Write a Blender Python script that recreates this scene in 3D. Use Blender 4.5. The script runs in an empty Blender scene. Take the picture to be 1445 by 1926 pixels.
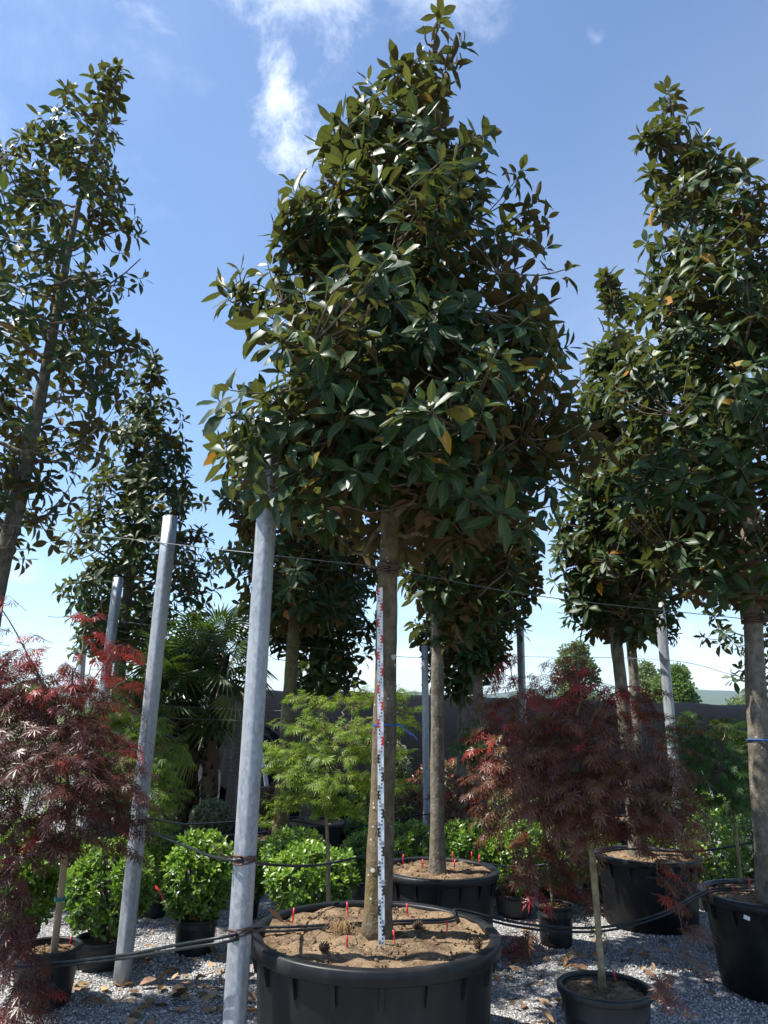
import bpy, math, random
import numpy as np
from mathutils import Vector, Matrix, noise

S = bpy.context.scene
COL = S.collection
R = math.radians

# ------------------------------------------------------------------ camera
CAM_H, PITCH, ROLL, FPX = 1.85, R(15.1), R(1.1), 1400.0
PW, PH = 1445.0, 1926.0
cam_data = bpy.data.cameras.new('camera')
cam = bpy.data.objects.new('camera', cam_data)
COL.objects.link(cam)
CR = Matrix.Rotation(R(90) + PITCH, 3, 'X') @ Matrix.Rotation(ROLL, 3, 'Z')
cam.matrix_world = Matrix.Translation((0, 0, CAM_H)) @ CR.to_4x4()
cam_data.sensor_fit = 'VERTICAL'
cam_data.sensor_height = 36.0
cam_data.sensor_width = 27.0
cam_data.lens = FPX / PH * 36.0
cam_data.clip_start = 0.05
cam_data.clip_end = 30000
S.camera = cam

# ------------------------------------------------------------------ sun and sky
SUN_EL, SUN_AZ = R(57), R(-95)           # azimuth from +Y, negative = to the left
to_sun = Vector((math.sin(SUN_AZ) * math.cos(SUN_EL), math.cos(SUN_AZ) * math.cos(SUN_EL), math.sin(SUN_EL)))
sd = bpy.data.lights.new('sun', 'SUN')
sd.energy = 5.0
sd.angle = R(0.53)
sd.color = (1.0, 0.955, 0.88)
sun = bpy.data.objects.new('sun', sd)
sun.rotation_euler = to_sun.to_track_quat('Z', 'Y').to_euler()
sun.location = (-8, 6, 14)
COL.objects.link(sun)

S.view_settings.view_transform = 'Standard'
S.view_settings.look = 'None'
S.view_settings.exposure = 1.08
S.view_settings.gamma = 1.0
S.view_settings.use_curve_mapping = False
S.render.engine = 'CYCLES'
S.cycles.use_denoising = True
S.cycles.max_bounces = 8
S.cycles.transparent_max_bounces = 8
S.cycles.volume_bounces = 0
S.cycles.volume_step_rate = 1.0

CLOUD_DIR = None


def pix_dir(px, py):
    d = CR @ Vector(((px - PW / 2) / FPX, -(py - PH / 2) / FPX, -1.0))
    return d.normalized()


def at_y(px, py, D):
    d = pix_dir(px, py)
    t = D / d.y
    return Vector((d.x * t, D, CAM_H + d.z * t))


def at_z(px, py, z):
    d = pix_dir(px, py)
    t = (z - CAM_H) / d.z
    return Vector((d.x * t, d.y * t, z))


CRI = np.array(CR.transposed())


def project(P):
    q = (np.asarray(P) - np.array([0, 0, CAM_H])) @ CRI.T
    z = -q[:, 2]
    return np.stack([PW / 2 + FPX * q[:, 0] / z, PH / 2 - FPX * q[:, 1] / z, z], 1)


def make_world():
    w = bpy.data.worlds.new('World')
    S.world = w
    w.use_nodes = True
    nt = w.node_tree
    nt.nodes.clear()
    N, L = nt.nodes.new, nt.links.new
    out = N('ShaderNodeOutputWorld')
    bg = N('ShaderNodeBackground')
    sky = N('ShaderNodeTexSky')
    sky.sky_type = 'NISHITA'
    sky.sun_disc = False
    sky.sun_elevation = SUN_EL
    sky.sun_rotation = SUN_AZ
    sky.air_density = 1.0
    sky.dust_density = 0.3
    sky.ozone_density = 4.0
    sky.altitude = 50
    tc = N('ShaderNodeTexCoord')

    def math_(op, a, b=None, clamp=False):
        m = N('ShaderNodeMath')
        m.operation = op
        m.use_clamp = clamp
        for i, v in enumerate((a, b)):
            if v is None:
                continue
            if isinstance(v, (int, float)):
                m.inputs[i].default_value = v
            else:
                L(v, m.inputs[i])
        return m.outputs[0]

    sep = N('ShaderNodeSeparateXYZ')
    L(tc.outputs['Generated'], sep.inputs[0])
    zc = math_('MAXIMUM', math_('ADD', sep.outputs[2], 0.12), 0.05)
    cx = math_('DIVIDE', sep.outputs[0], zc)
    cy = math_('DIVIDE', sep.outputs[1], zc)
    comb = N('ShaderNodeCombineXYZ')
    L(cx, comb.inputs[0])
    L(cy, comb.inputs[1])

    def noise_(vec, scale, detail, rough, dist=0.0, w4=None):
        n = N('ShaderNodeTexNoise')
        n.inputs['Scale'].default_value = scale
        n.inputs['Detail'].default_value = detail
        n.inputs['Roughness'].default_value = rough
        n.inputs['Distortion'].default_value = dist
        L(vec, n.inputs['Vector'])
        return n.outputs[0]

    def ramp(v, a, b):
        r = N('ShaderNodeMapRange')
        r.interpolation_type = 'SMOOTHSTEP'
        r.inputs[1].default_value = a
        r.inputs[2].default_value = b
        L(v, r.inputs[0])
        return r.outputs[0]

    # thin high veil and wisps over the whole sky
    mp = N('ShaderNodeMapping')
    mp.inputs['Scale'].default_value = (1.0, 0.45, 1)
    mp.inputs['Location'].default_value = (3.1, 1.7, 0)
    L(comb.outputs[0], mp.inputs[0])
    wisp = ramp(noise_(mp.outputs[0], 1.25, 9, 0.62, 0.35), 0.52, 0.82)
    veil = ramp(noise_(mp.outputs[0], 0.6, 4, 0.5, 0.2), 0.42, 0.85)
    # brighter streak clouds, each a soft elongated patch in the sky with a ragged edge
    rag = noise_(tc.outputs['Generated'], 8.5, 10, 0.68, 0.3)

    def patch(px, py, px2, py2, width, soft, gain):
        a, b = pix_dir(px, py), pix_dir(px2, py2)
        ab = b - a
        sub = N('ShaderNodeVectorMath')
        sub.operation = 'SUBTRACT'
        L(tc.outputs['Generated'], sub.inputs[0])
        sub.inputs[1].default_value = a
        dt = N('ShaderNodeVectorMath')
        dt.operation = 'DOT_PRODUCT'
        L(sub.outputs[0], dt.inputs[0])
        dt.inputs[1].default_value = ab / ab.length_squared
        t = math_('ADD', dt.outputs['Value'], 0.0, True)
        sc = N('ShaderNodeVectorMath')
        sc.operation = 'SCALE'
        sc.inputs[0].default_value = ab
        L(t, sc.inputs['Scale'])
        s2 = N('ShaderNodeVectorMath')
        s2.operation = 'SUBTRACT'
        L(sub.outputs[0], s2.inputs[0])
        L(sc.outputs[0], s2.inputs[1])
        ln = N('ShaderNodeVectorMath')
        ln.operation = 'LENGTH'
        L(s2.outputs[0], ln.inputs[0])
        d = math_('DIVIDE', ln.outputs['Value'], width)
        core = math_('SUBTRACT', 1.0, d)
        v = math_('ADD', core, math_('MULTIPLY', math_('SUBTRACT', rag, 0.5), 4.2))
        m = ramp(v, 0.15, 0.15 + soft)
        edge = ramp(core, -0.9, 0.1)
        return math_('MULTIPLY', math_('MULTIPLY', m, edge), gain)

    pats = [patch(490, 40, 535, 250, 0.058, 1.6, 0.9),
            patch(430, -10, 640, -15, 0.075, 1.7, 0.65),
            patch(250, 5, 330, 25, 0.055, 1.8, 0.5),
            patch(780, 10, 900, -10, 0.07, 1.9, 0.55),
            patch(1110, 65, 1122, 72, 0.012, 1.6, 0.22),
            patch(60, 60, 430, 40, 0.22, 3.0, 0.34),
            patch(-60, 560, 5, 590, 0.05, 1.4, 0.8),
            patch(610, 1290, 700, 1285, 0.045, 1.5, 0.7),
            patch(1180, 1150, 1330, 1230, 0.06, 1.6, 0.5),
            patch(1330, 1265, 1500, 1250, 0.035, 1.3, 0.75)]
    c = math_('MULTIPLY', wisp, 0.14)
    c = math_('ADD', c, math_('MULTIPLY', veil, 0.20))
    for p in pats:
        c = math_('MAXIMUM', c, p)
    # cumulus bank low around the horizon
    cyl = N('ShaderNodeMapping')
    cyl.inputs['Scale'].default_value = (1, 1, 2.6)
    L(tc.outputs['Generated'], cyl.inputs[0])
    low = ramp(noise_(cyl.outputs[0], 5.0, 8, 0.58, 0.2), 0.46, 0.66)
    band = math_('MULTIPLY', ramp(sep.outputs[2], -0.02, 0.02), ramp(sep.outputs[2], 0.30, 0.04))
    c = math_('MAXIMUM', c, math_('MULTIPLY', math_('MULTIPLY', low, band), 0.6))
    c = math_('MINIMUM', c, 1.0)
    mix = N('ShaderNodeMix')
    mix.data_type = 'RGBA'
    L(c, mix.inputs[0])
    L(sky.outputs[0], mix.inputs[6])
    mix.inputs[7].default_value = (6.6, 7.0, 7.7, 1)
    L(mix.outputs[2], bg.inputs[0])
    bg.inputs[1].default_value = 0.11
    L(bg.outputs[0], out.inputs[0])


make_world()

# ------------------------------------------------------------------ helpers


def tag(o, label, cat=None, group=None, kind=None):
    if label:
        o['label'] = label
    if cat:
        o['category'] = cat
    if group:
        o['group'] = group
    if kind:
        o['kind'] = kind
    return o


def empty(name, loc, label, cat, group=None):
    o = bpy.data.objects.new(name, None)
    o.empty_display_size = 0.1
    o.location = loc
    COL.objects.link(o)
    return tag(o, label, cat, group)


def link(name, me, parent=None, loc=None):
    o = bpy.data.objects.new(name, me)
    COL.objects.link(o)
    if parent is not None:
        o.parent = parent
    if loc is not None:
        o.location = loc
    return o


class MB:
    """collects geometry for one mesh; attributes rnd and u per vertex, material index per face"""

    def __init__(self):
        self.V, self.L, self.T, self.M, self.RN, self.U = [], [], [], [], [], []
        self.n = 0

    def add(self, V, loops, totals, mi=0, rnd=0.0, u=1.0):
        V = np.asarray(V, dtype=np.float32).reshape(-1, 3)
        loops = np.asarray(loops, dtype=np.int64).ravel()
        totals = np.asarray(totals, dtype=np.int64).ravel()
        self.V.append(V)
        self.L.append(loops + self.n)
        self.T.append(totals)
        self.M.append(np.full(len(totals), mi))
        self.RN.append(np.broadcast_to(np.asarray(rnd, dtype=np.float32), (len(V),)))
        self.U.append(np.broadcast_to(np.asarray(u, dtype=np.float32), (len(V),)))
        self.n += len(V)
        return self

    def quads(self, V, Q, mi=0, **k):
        Q = np.asarray(Q)
        return self.add(V, Q, np.full(len(Q), Q.shape[1]), mi, **k)

    def faces(self, V, F, mi=0, **k):
        return self.add(V, [i for f in F for i in f], [len(f) for f in F], mi, **k)

    def box(self, c, s, mi=0, rot=None, **k):
        c = np.array(c, float)
        s = np.array(s, float) / 2
        v = np.array([[x, y, z] for z in (-1, 1) for y in (-1, 1) for x in (-1, 1)]) * s
        if rot is not None:
            v = v @ np.array(rot).T
        return self.quads(v + c, [(0, 2, 3, 1), (4, 5, 7, 6), (0, 1, 5, 4), (2, 6, 7, 3), (0, 4, 6, 2), (1, 3, 7, 5)], mi, **k)

    def tube(self, pts, rad, sides=8, mi=0, cap=True, prof=None, **k):
        P = np.array([tuple(p) for p in pts], float)
        n = len(P)
        rad = np.broadcast_to(np.asarray(rad, float), (n,))
        T = np.gradient(P, axis=0)
        T /= np.linalg.norm(T, axis=1)[:, None] + 1e-12
        mean = T.mean(0)
        ref = np.array([1., 0, 0]) if abs(mean[0]) < 0.8 * np.linalg.norm(mean) + 1e-9 else np.array([0, 0, 1.])
        A = np.cross(T, ref)
        A /= np.linalg.norm(A, axis=1)[:, None] + 1e-12
        B = np.cross(T, A)
        a = np.arange(sides) / sides * 2 * np.pi
        pr = np.ones(sides) if prof is None else np.asarray(prof)
        ca, sa = np.cos(a) * pr, np.sin(a) * pr
        V = P[:, None, :] + rad[:, None, None] * (A[:, None, :] * ca[None, :, None] + B[:, None, :] * sa[None, :, None])
        V = V.reshape(-1, 3)
        i = np.arange(n - 1)[:, None] * sides
        j = np.arange(sides)[None, :]
        j2 = (j + 1) % sides
        Q = np.stack([i + j, i + j2, i + sides + j2, i + sides + j], -1).reshape(-1, 4)
        L_ = list(Q.ravel())
        T_ = [4] * len(Q)
        if cap:
            L_ += list(range(sides))[::-1]
            T_.append(sides)
            L_ += [(n - 1) * sides + q for q in range(sides)]
            T_.append(sides)
        return self.add(V, L_, T_, mi, **k)

    def lathe(self, prof, seg=48, c=(0, 0, 0), mi=0, close=False, **k):
        prof = np.array(prof, float)
        a = np.arange(seg) / seg * 2 * np.pi
        V = np.stack([prof[:, None, 0] * np.cos(a), prof[:, None, 0] * np.sin(a), np.repeat(prof[:, 1:2], seg, 1)], -1).reshape(-1, 3) + np.array(c)
        n = len(prof)
        m = n if close else n - 1
        i = (np.arange(m) * seg)[:, None]
        i2 = ((np.arange(m) + 1) % n * seg)[:, None]
        j = np.arange(seg)[None, :]
        j2 = (j + 1) % seg
        Q = np.stack([i + j, i + j2, i2 + j2, i2 + j], -1).reshape(-1, 4)
        return self.quads(V, Q, mi, **k)

    def insts(self, tpl, M4, rnd, mi=0):
        """many copies of template tpl = (V, loops, totals, u) with 4x4 matrices"""
        V, lo, to, u = tpl
        n = len(M4)
        if n == 0:
            return self
        VV = np.einsum('nij,vj->nvi', M4[:, :3, :3], V) + M4[:, None, :3, 3]
        LL = (lo[None, :] + (np.arange(n) * len(V))[:, None]).ravel()
        return self.add(VV.reshape(-1, 3), LL, np.tile(to, n), mi, np.repeat(np.asarray(rnd, np.float32), len(V)), np.tile(u, n))

    def mesh(self, name, mats, smooth=True, attrs=False, off=None):
        V = np.concatenate(self.V)
        if off is not None:
            V = V - np.array(tuple(off), np.float32)
        Lp = np.concatenate(self.L).astype(np.int32)
        T = np.concatenate(self.T).astype(np.int32)
        me = bpy.data.meshes.new(name)
        me.vertices.add(len(V))
        me.vertices.foreach_set('co', V.astype(np.float32).ravel())
        me.loops.add(len(Lp))
        me.loops.foreach_set('vertex_index', Lp)
        me.polygons.add(len(T))
        st = np.concatenate([[0], np.cumsum(T)[:-1]]).astype(np.int32)
        me.polygons.foreach_set('loop_start', st)
        me.polygons.foreach_set('material_index', np.concatenate(self.M).astype(np.int32))
        me.polygons.foreach_set('use_smooth', np.full(len(T), smooth))
        if attrs:
            for nm, arr in (('rnd', self.RN), ('u', self.U)):
                at = me.attributes.new(nm, 'FLOAT', 'POINT')
                at.data.foreach_set('value', np.concatenate(arr).astype(np.float32))
        me.update(calc_edges=True)
        for m in (mats if isinstance(mats, (list, tuple)) else [mats]):
            me.materials.append(m)
        return me


def nrm(v):
    v = np.asarray(v, float)
    return v / (np.linalg.norm(v, axis=-1, keepdims=True) + 1e-12)


def frames(pos, d, n, size, wid=1.0):
    """4x4 matrices: local +Y along d, +Z close to n, scaled by size"""
    y = nrm(d)
    x = nrm(np.cross(y, n))
    z = np.cross(x, y)
    M = np.zeros((len(pos), 4, 4))
    s = np.asarray(size)[:, None]
    M[:, :3, 0] = x * s * wid
    M[:, :3, 1] = y * s
    M[:, :3, 2] = z * s
    M[:, :3, 3] = pos
    M[:, 3, 3] = 1
    return M


# ------------------------------------------------------------------ materials


class NB:
    def __init__(self, name):
        self.m = bpy.data.materials.new(name)
        self.m.use_nodes = True
        self.nt = self.m.node_tree
        self.nt.nodes.clear()
        self.out = self.N('ShaderNodeOutputMaterial')

    def N(self, t):
        return self.nt.nodes.new(t)

    def L(self, a, b):
        self.nt.links.new(a, b)

    def set(self, sock, v):
        if isinstance(v, bpy.types.NodeSocket):
            self.L(v, sock)
        elif isinstance(v, (tuple, list)) and len(v) == 3 and sock.type == 'RGBA':
            sock.default_value = (*v, 1)
        else:
            sock.default_value = v

    def coord(self, kind='Object', scale=None, loc=None):
        t = self.N('ShaderNodeTexCoord')
        if scale is None and loc is None:
            return t.outputs[kind]
        mp = self.N('ShaderNodeMapping')
        self.L(t.outputs[kind], mp.inputs[0])
        if scale is not None:
            mp.inputs['Scale'].default_value = scale
        if loc is not None:
            mp.inputs['Location'].default_value = loc
        return mp.outputs[0]

    def noise(self, vec, scale, detail=4, rough=0.55, dist=0.0):
        n = self.N('ShaderNodeTexNoise')
        self.L(vec, n.inputs['Vector'])
        n.inputs['Scale'].default_value = scale
        n.inputs['Detail'].default_value = detail
        n.inputs['Roughness'].default_value = rough
        n.inputs['Distortion'].default_value = dist
        return n.outputs[0]

    def ramp(self, v, stops, const=False):
        r = self.N('ShaderNodeValToRGB')
        self.L(v, r.inputs[0])
        cr = r.color_ramp
        if const:
            cr.interpolation = 'CONSTANT'
        while len(cr.elements) < len(stops):
            cr.elements.new(0.5)
        for e, (p, c) in zip(cr.elements, stops):
            e.position = p
            e.color = (*c, 1) if isinstance(c, tuple) else (c, c, c, 1)
        return r.outputs[0]

    def smooth(self, v, a, b):
        r = self.N('ShaderNodeMapRange')
        r.interpolation_type = 'SMOOTHSTEP'
        self.set(r.inputs[0], v)
        r.inputs[1].default_value = a
        r.inputs[2].default_value = b
        return r.outputs[0]

    def math(self, op, a, b=0.0):
        m = self.N('ShaderNodeMath')
        m.operation = op
        self.set(m.inputs[0], a)
        self.set(m.inputs[1], b)
        return m.outputs[0]

    def mix(self, f, a, b, mode='MIX'):
        m = self.N('ShaderNodeMix')
        m.data_type = 'RGBA'
        m.blend_type = mode
        self.set(m.inputs[0], f)
        self.set(m.inputs[6], a)
        self.set(m.inputs[7], b)
        return m.outputs[2]

    def attr(self, name):
        a = self.N('ShaderNodeAttribute')
        a.attribute_name = name
        return a.outputs['Fac']

    def bump(self, h, strength=0.3, dist=0.01):
        b = self.N('ShaderNodeBump')
        self.L(h, b.inputs['Height'])
        b.inputs['Strength'].default_value = strength
        b.inputs['Distance'].default_value = dist
        return b.outputs[0]

    def pbr(self, col, rough=0.6, spec=0.5, metal=0.0, normal=None):
        p = self.N('ShaderNodeBsdfPrincipled')
        self.set(p.inputs['Base Color'], col)
        self.set(p.inputs['Roughness'], rough)
        self.set(p.inputs['Specular IOR Level'], spec)
        self.set(p.inputs['Metallic'], metal)
        if normal is not None:
            self.L(normal, p.inputs['Normal'])
        return p.outputs[0]

    def done(self, sh):
        self.L(sh, self.out.inputs['Surface'])
        return self.m


def leaf_material(name, stops, back, trans_col, trans=0.25, rough=0.38, rib=(0.2, 0.22, 0.08), rib_w=0.09, spec=0.5, back_rough=0.7):
    b = NB(name)
    rnd = b.attr('rnd')
    col = b.ramp(rnd, stops)
    g = b.N('ShaderNodeNewGeometry')
    mott = b.noise(b.coord('Object'), 21.0, 3)
    col = b.mix(b.math('MULTIPLY', mott, 0.5), col, b.mix(1.0, col, (0.55, 0.6, 0.55), 'MULTIPLY'))
    if rib_w > 0:
        ribf = b.math('SUBTRACT', 1.0, b.smooth(b.attr('u'), rib_w * 0.4, rib_w))
        col = b.mix(b.math('MULTIPLY', ribf, 0.7), col, rib)
    if back is not None:
        bcol = b.mix(b.smooth(rnd, 0.0, 1.0), back[0], back[1])
        fcol = b.mix(g.outputs['Backfacing'], col, bcol)
        rg = b.math('ADD', rough, b.math('MULTIPLY', g.outputs['Backfacing'], back_rough - rough))
    else:
        fcol, rg = col, rough
    p = b.pbr(fcol, rg, spec)
    t = b.N('ShaderNodeBsdfTranslucent')
    b.set(t.inputs[0], b.mix(0.55, trans_col, b.mix(1.0, col, (3.0, 3.0, 3.0), 'MULTIPLY')))
    m = b.N('ShaderNodeMixShader')
    m.inputs[0].default_value = trans
    b.L(p, m.inputs[1])
    b.L(t.outputs[0], m.inputs[2])
    return b.done(m.outputs[0])


MAT = {}
MAT['magnolia'] = leaf_material('magnolia_leaf', [(0.0, (0.014, 0.036, 0.012)), (0.35, (0.019, 0.049, 0.014)), (0.7, (0.028, 0.062, 0.015)),
                                                  (0.90, (0.060, 0.090, 0.018)), (0.955, (0.12, 0.13, 0.02)), (0.975, (0.34, 0.19, 0.02)), (1.0, (0.36, 0.12, 0.02))],
                                ((0.070, 0.046, 0.020), (0.15, 0.088, 0.036)), (0.24, 0.22, 0.02), 0.20, 0.45, (0.13, 0.16, 0.05), 0.075, spec=0.30)
MAT['maple_red'] = leaf_material('maple_red_leaf', [(0.0, (0.058, 0.018, 0.014)), (0.3, (0.092, 0.028, 0.018)), (0.55, (0.15, 0.056, 0.026)), (0.72, (0.14, 0.085, 0.022)),
                                                    (0.82, (0.17, 0.028, 0.024)), (1.0, (0.42, 0.045, 0.04))], None, (0.22, 0.03, 0.02), 0.26, 0.38, rib_w=0)
MAT['maple_green'] = leaf_material('maple_green_leaf', [(0.0, (0.075, 0.140, 0.014)), (0.5, (0.14, 0.225, 0.018)), (0.85, (0.21, 0.29, 0.025)), (1.0, (0.31, 0.28, 0.045))],
                                   None, (0.28, 0.42, 0.03), 0.34, 0.5, rib_w=0)
MAT['maple_deep'] = leaf_material('maple_deep_green_leaf', [(0.0, (0.025, 0.075, 0.010)), (0.6, (0.045, 0.11, 0.012)), (1.0, (0.09, 0.17, 0.02))],
                                  None, (0.14, 0.30, 0.02), 0.28, 0.5, rib_w=0)
MAT['bush'] = leaf_material('shrub_leaf', [(0.0, (0.028, 0.070, 0.010)), (0.4, (0.065, 0.145, 0.014)), (0.75, (0.14, 0.25, 0.018)), (1.0, (0.24, 0.36, 0.03))],
                            ((0.06, 0.11, 0.03), (0.11, 0.17, 0.05)), (0.22, 0.36, 0.03), 0.24, 0.34, (0.2, 0.28, 0.08), 0.10)
MAT['variegated'] = leaf_material('grey_shrub_leaf', [(0.0, (0.05, 0.075, 0.03)), (0.6, (0.12, 0.15, 0.07)), (1.0, (0.26, 0.28, 0.16))],
                                  None, (0.2, 0.25, 0.08), 0.2, 0.5, rib_w=0)
MAT['photinia'] = leaf_material('photinia_leaf', [(0.0, (0.04, 0.07, 0.02)), (0.5, (0.08, 0.10, 0.03)), (0.7, (0.20, 0.055, 0.03)), (1.0, (0.30, 0.07, 0.035))],
                                None, (0.25, 0.14, 0.03), 0.2, 0.4, rib_w=0)
MAT['far_leaf'] = leaf_material('far_tree_leaf', [(0.0, (0.045, 0.085, 0.020)), (0.6, (0.085, 0.15, 0.03)), (1.0, (0.14, 0.21, 0.05))],
                                None, (0.2, 0.3, 0.04), 0.22, 0.6, rib_w=0)
MAT['far_leaf_pale'] = leaf_material('far_pale_tree_leaf', [(0.0, (0.09, 0.13, 0.05)), (0.6, (0.15, 0.20, 0.08)), (1.0, (0.22, 0.27, 0.11))],
                                     None, (0.25, 0.3, 0.08), 0.22, 0.6, rib_w=0)
MAT['palm'] = leaf_material('palm_leaf', [(0.0, (0.012, 0.034, 0.008)), (0.6, (0.026, 0.060, 0.012)), (0.9, (0.09, 0.12, 0.025)), (1.0, (0.22, 0.18, 0.06))],
                            None, (0.2, 0.28, 0.03), 0.2, 0.36, rib_w=0)
MAT['dry'] = leaf_material('dry_leaf', [(0.0, (0.075, 0.038, 0.022)), (0.35, (0.17, 0.082, 0.038)), (0.7, (0.27, 0.145, 0.065)), (1.0, (0.40, 0.27, 0.145))],
                           ((0.15, 0.09, 0.05), (0.34, 0.22, 0.12)), (0.35, 0.18, 0.05), 0.06, 0.6, (0.4, 0.28, 0.15), 0.07)


def bark_material(name, base, moss, moss_amt, spots=0.5, scale=1.0):
    b = NB(name)
    c = b.coord('Object')
    n1 = b.noise(c, 9 * scale, 6, 0.65)
    n2 = b.noise(b.coord('Object', (1, 1, 0.35), (4, 2, 1)), 6 * scale, 5, 0.6)
    n3 = b.noise(c, 55 * scale, 4, 0.6)
    n4 = b.noise(b.coord('Object', (1, 1, 0.6), (2, 8, 3)), 24 * scale, 5, 0.7)
    n1 = b.smooth(b.math('ADD', b.math('MULTIPLY', n1, 0.5), b.math('MULTIPLY', n4, 0.5)), 0.34, 0.66)
    col = b.mix(n1, tuple(x * 0.5 for x in base), tuple(min(1, x * 1.65) for x in base))
    col = b.mix(b.math('MULTIPLY', b.smooth(n2, 0.60 - 0.28 * moss_amt, 0.78), 0.9 * min(1, moss_amt + .2)), col, b.mix(n3, tuple(x * 0.5 for x in moss), moss))
    v = b.N('ShaderNodeTexVoronoi')
    v.inputs['Scale'].default_value = 30 * scale
    v.inputs['Randomness'].default_value = 1
    b.L(c, v.inputs['Vector'])
    sp = b.math('SUBTRACT', 1.0, b.smooth(b.math('ADD', v.outputs['Distance'], b.math('MULTIPLY', b.math('SUBTRACT', n3, 0.5), 0.5)), 0.10, 0.24))
    sel = b.smooth(b.noise(b.coord('Object', None, (7, 3, 5)), 7 * scale, 2), 0.52, 0.62)
    col = b.mix(b.math('MULTIPLY', b.math('MULTIPLY', sp, sel), spots), col, (0.46, 0.47, 0.40))
    h = b.math('ADD', b.math('MULTIPLY', n1, 0.6), b.math('ADD', n3, b.math('MULTIPLY', sp, 0.3)))
    return b.done(b.pbr(col, 0.9, 0.2, normal=b.bump(h, 0.55, 0.012)))


MAT['bark'] = bark_material('magnolia_bark', (0.115, 0.092, 0.066), (0.17, 0.125, 0.022), 0.62, 0.85)
MAT['bark_grey'] = bark_material('grey_magnolia_bark', (0.13, 0.112, 0.088), (0.14, 0.12, 0.035), 0.2, 0.6)
MAT['bark_moss'] = bark_material('mossy_magnolia_bark', (0.105, 0.085, 0.055), (0.16, 0.13, 0.02), 0.85, 0.4)
MAT['twig'] = bark_material('twig_bark', (0.13, 0.10, 0.072), (0.12, 0.11, 0.05), 0.2, 0.2, 2.0)
MAT['maple_stem'] = bark_material('maple_stem_bark', (0.20, 0.165, 0.10), (0.16, 0.17, 0.05), 0.5, 0.3, 1.6)
MAT['maple_twig'] = bark_material('maple_twig_bark', (0.10, 0.06, 0.05), (0.10, 0.08, 0.04), 0.2, 0.2, 2.0)


def plastic_material(name, base, dust=0.5, rough=0.42):
    b = NB(name)
    c = b.coord('Object')
    n1 = b.noise(b.coord('Object', (1, 1, 0.35)), 3.2, 6, 0.62, 0.3)
    n2 = b.noise(c, 38, 4, 0.6)
    n3 = b.noise(b.coord('Object', (2.2, 2.2, 0.25), (1, 5, 2)), 5.0, 5, 0.6)
    d = b.math('MULTIPLY', b.smooth(b.math('ADD', n1, b.math('MULTIPLY', n2, 0.22)), 0.55, 0.95), dust)
    d = b.math('ADD', d, b.math('MULTIPLY', b.smooth(n3, 0.60, 0.72), dust * 0.25))
    col = b.mix(d, base, (0.12, 0.115, 0.105))
    col = b.mix(b.math('MULTIPLY', n2, 0.35), col, tuple(x * 0.5 for x in base))
    r = b.math('ADD', rough, b.math('ADD', b.math('MULTIPLY', d, 0.4), b.math('MULTIPLY', b.math('SUBTRACT', n1, 0.5), 0.25)))
    return b.done(b.pbr(col, r, 0.30, normal=b.bump(b.math('ADD', n1, b.math('MULTIPLY', n2, 0.15)), 0.12, 0.01)))


MAT['pot'] = plastic_material('black_pot_plastic', (0.0060, 0.0068, 0.0084), 0.24, 0.46)
MAT['pot_small'] = plastic_material('dark_pot_plastic', (0.013, 0.0155, 0.018), 0.4, 0.48)
MAT['hose'] = plastic_material('hose_plastic', (0.012, 0.015, 0.018), 0.3, 0.34)


def soil_material(name, a, bcol, c3):
    b = NB(name)
    c = b.coord('Object')
    n1 = b.noise(c, 6, 6, 0.65, 0.4)
    n2 = b.noise(c, 60, 5, 0.7)
    n3 = b.noise(b.coord('Object', (1, 2.5, 1), (3, 1, 0)), 26, 4, 0.6)
    col = b.mix(b.smooth(n1, 0.40, 0.62), a, bcol)
    col = b.mix(b.smooth(n2, 0.5, 0.75), col, c3)
    col = b.mix(b.math('MULTIPLY', b.smooth(n3, 0.55, 0.7), 0.7), col, tuple(x * 0.35 for x in a))
    h = b.math('ADD', n2, b.math('MULTIPLY', n3, 0.6))
    return b.done(b.pbr(col, 0.95, 0.15, normal=b.bump(h, 0.8, 0.02)))


MAT['soil'] = soil_material('fibrous_soil', (0.115, 0.076, 0.046), (0.25, 0.175, 0.105), (0.42, 0.33, 0.215))
MAT['soil_dark'] = soil_material('dark_fibrous_soil', (0.13, 0.085, 0.05), (0.24, 0.16, 0.095), (0.34, 0.24, 0.15))


def simple(name, col, rough=0.5, spec=0.5, metal=0.0, var=0.3, scale=25):
    b = NB(name)
    n = b.noise(b.coord('Object'), scale, 4, 0.6)
    c = b.mix(n, tuple(x * (1 - var) for x in col), tuple(min(1, x * (1 + var)) for x in col))
    return b.done(b.pbr(c, rough, spec, metal, b.bump(n, 0.15, 0.004)))


def galv_material():
    b = NB('galvanised_steel')
    c = b.coord('Object')
    v = b.N('ShaderNodeTexVoronoi')
    v.inputs['Scale'].default_value = 55
    b.L(b.coord('Object', (1, 1, 0.6)), v.inputs['Vector'])
    n1 = b.noise(b.coord('Object', (1, 1, 0.12)), 9, 5, 0.6)
    n2 = b.noise(c, 3, 3, 0.6)
    sp = b.N('ShaderNodeSeparateColor')
    b.L(v.outputs['Color'], sp.inputs[0])
    col = b.mix(sp.outputs[0], (0.22, 0.24, 0.265), (0.35, 0.37, 0.395))
    col = b.mix(b.smooth(n1, 0.4, 0.75), col, (0.42, 0.44, 0.46))
    col = b.mix(b.math('MULTIPLY', b.smooth(n2, 0.62, 0.78), 0.5), col, (0.22, 0.19, 0.16))
    st = b.noise(b.coord('Object', None, (9, 1, 4)), 38, 2, 0.5)
    col = b.mix(b.math('MULTIPLY', b.smooth(st, 0.72, 0.78), 0.8), col, (0.10, 0.085, 0.07))
    return b.done(b.pbr(col, b.math('ADD', 0.46, b.math('MULTIPLY', n1, 0.2)), 0.5, 0.45, b.bump(n1, 0.08, 0.004)))


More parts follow.
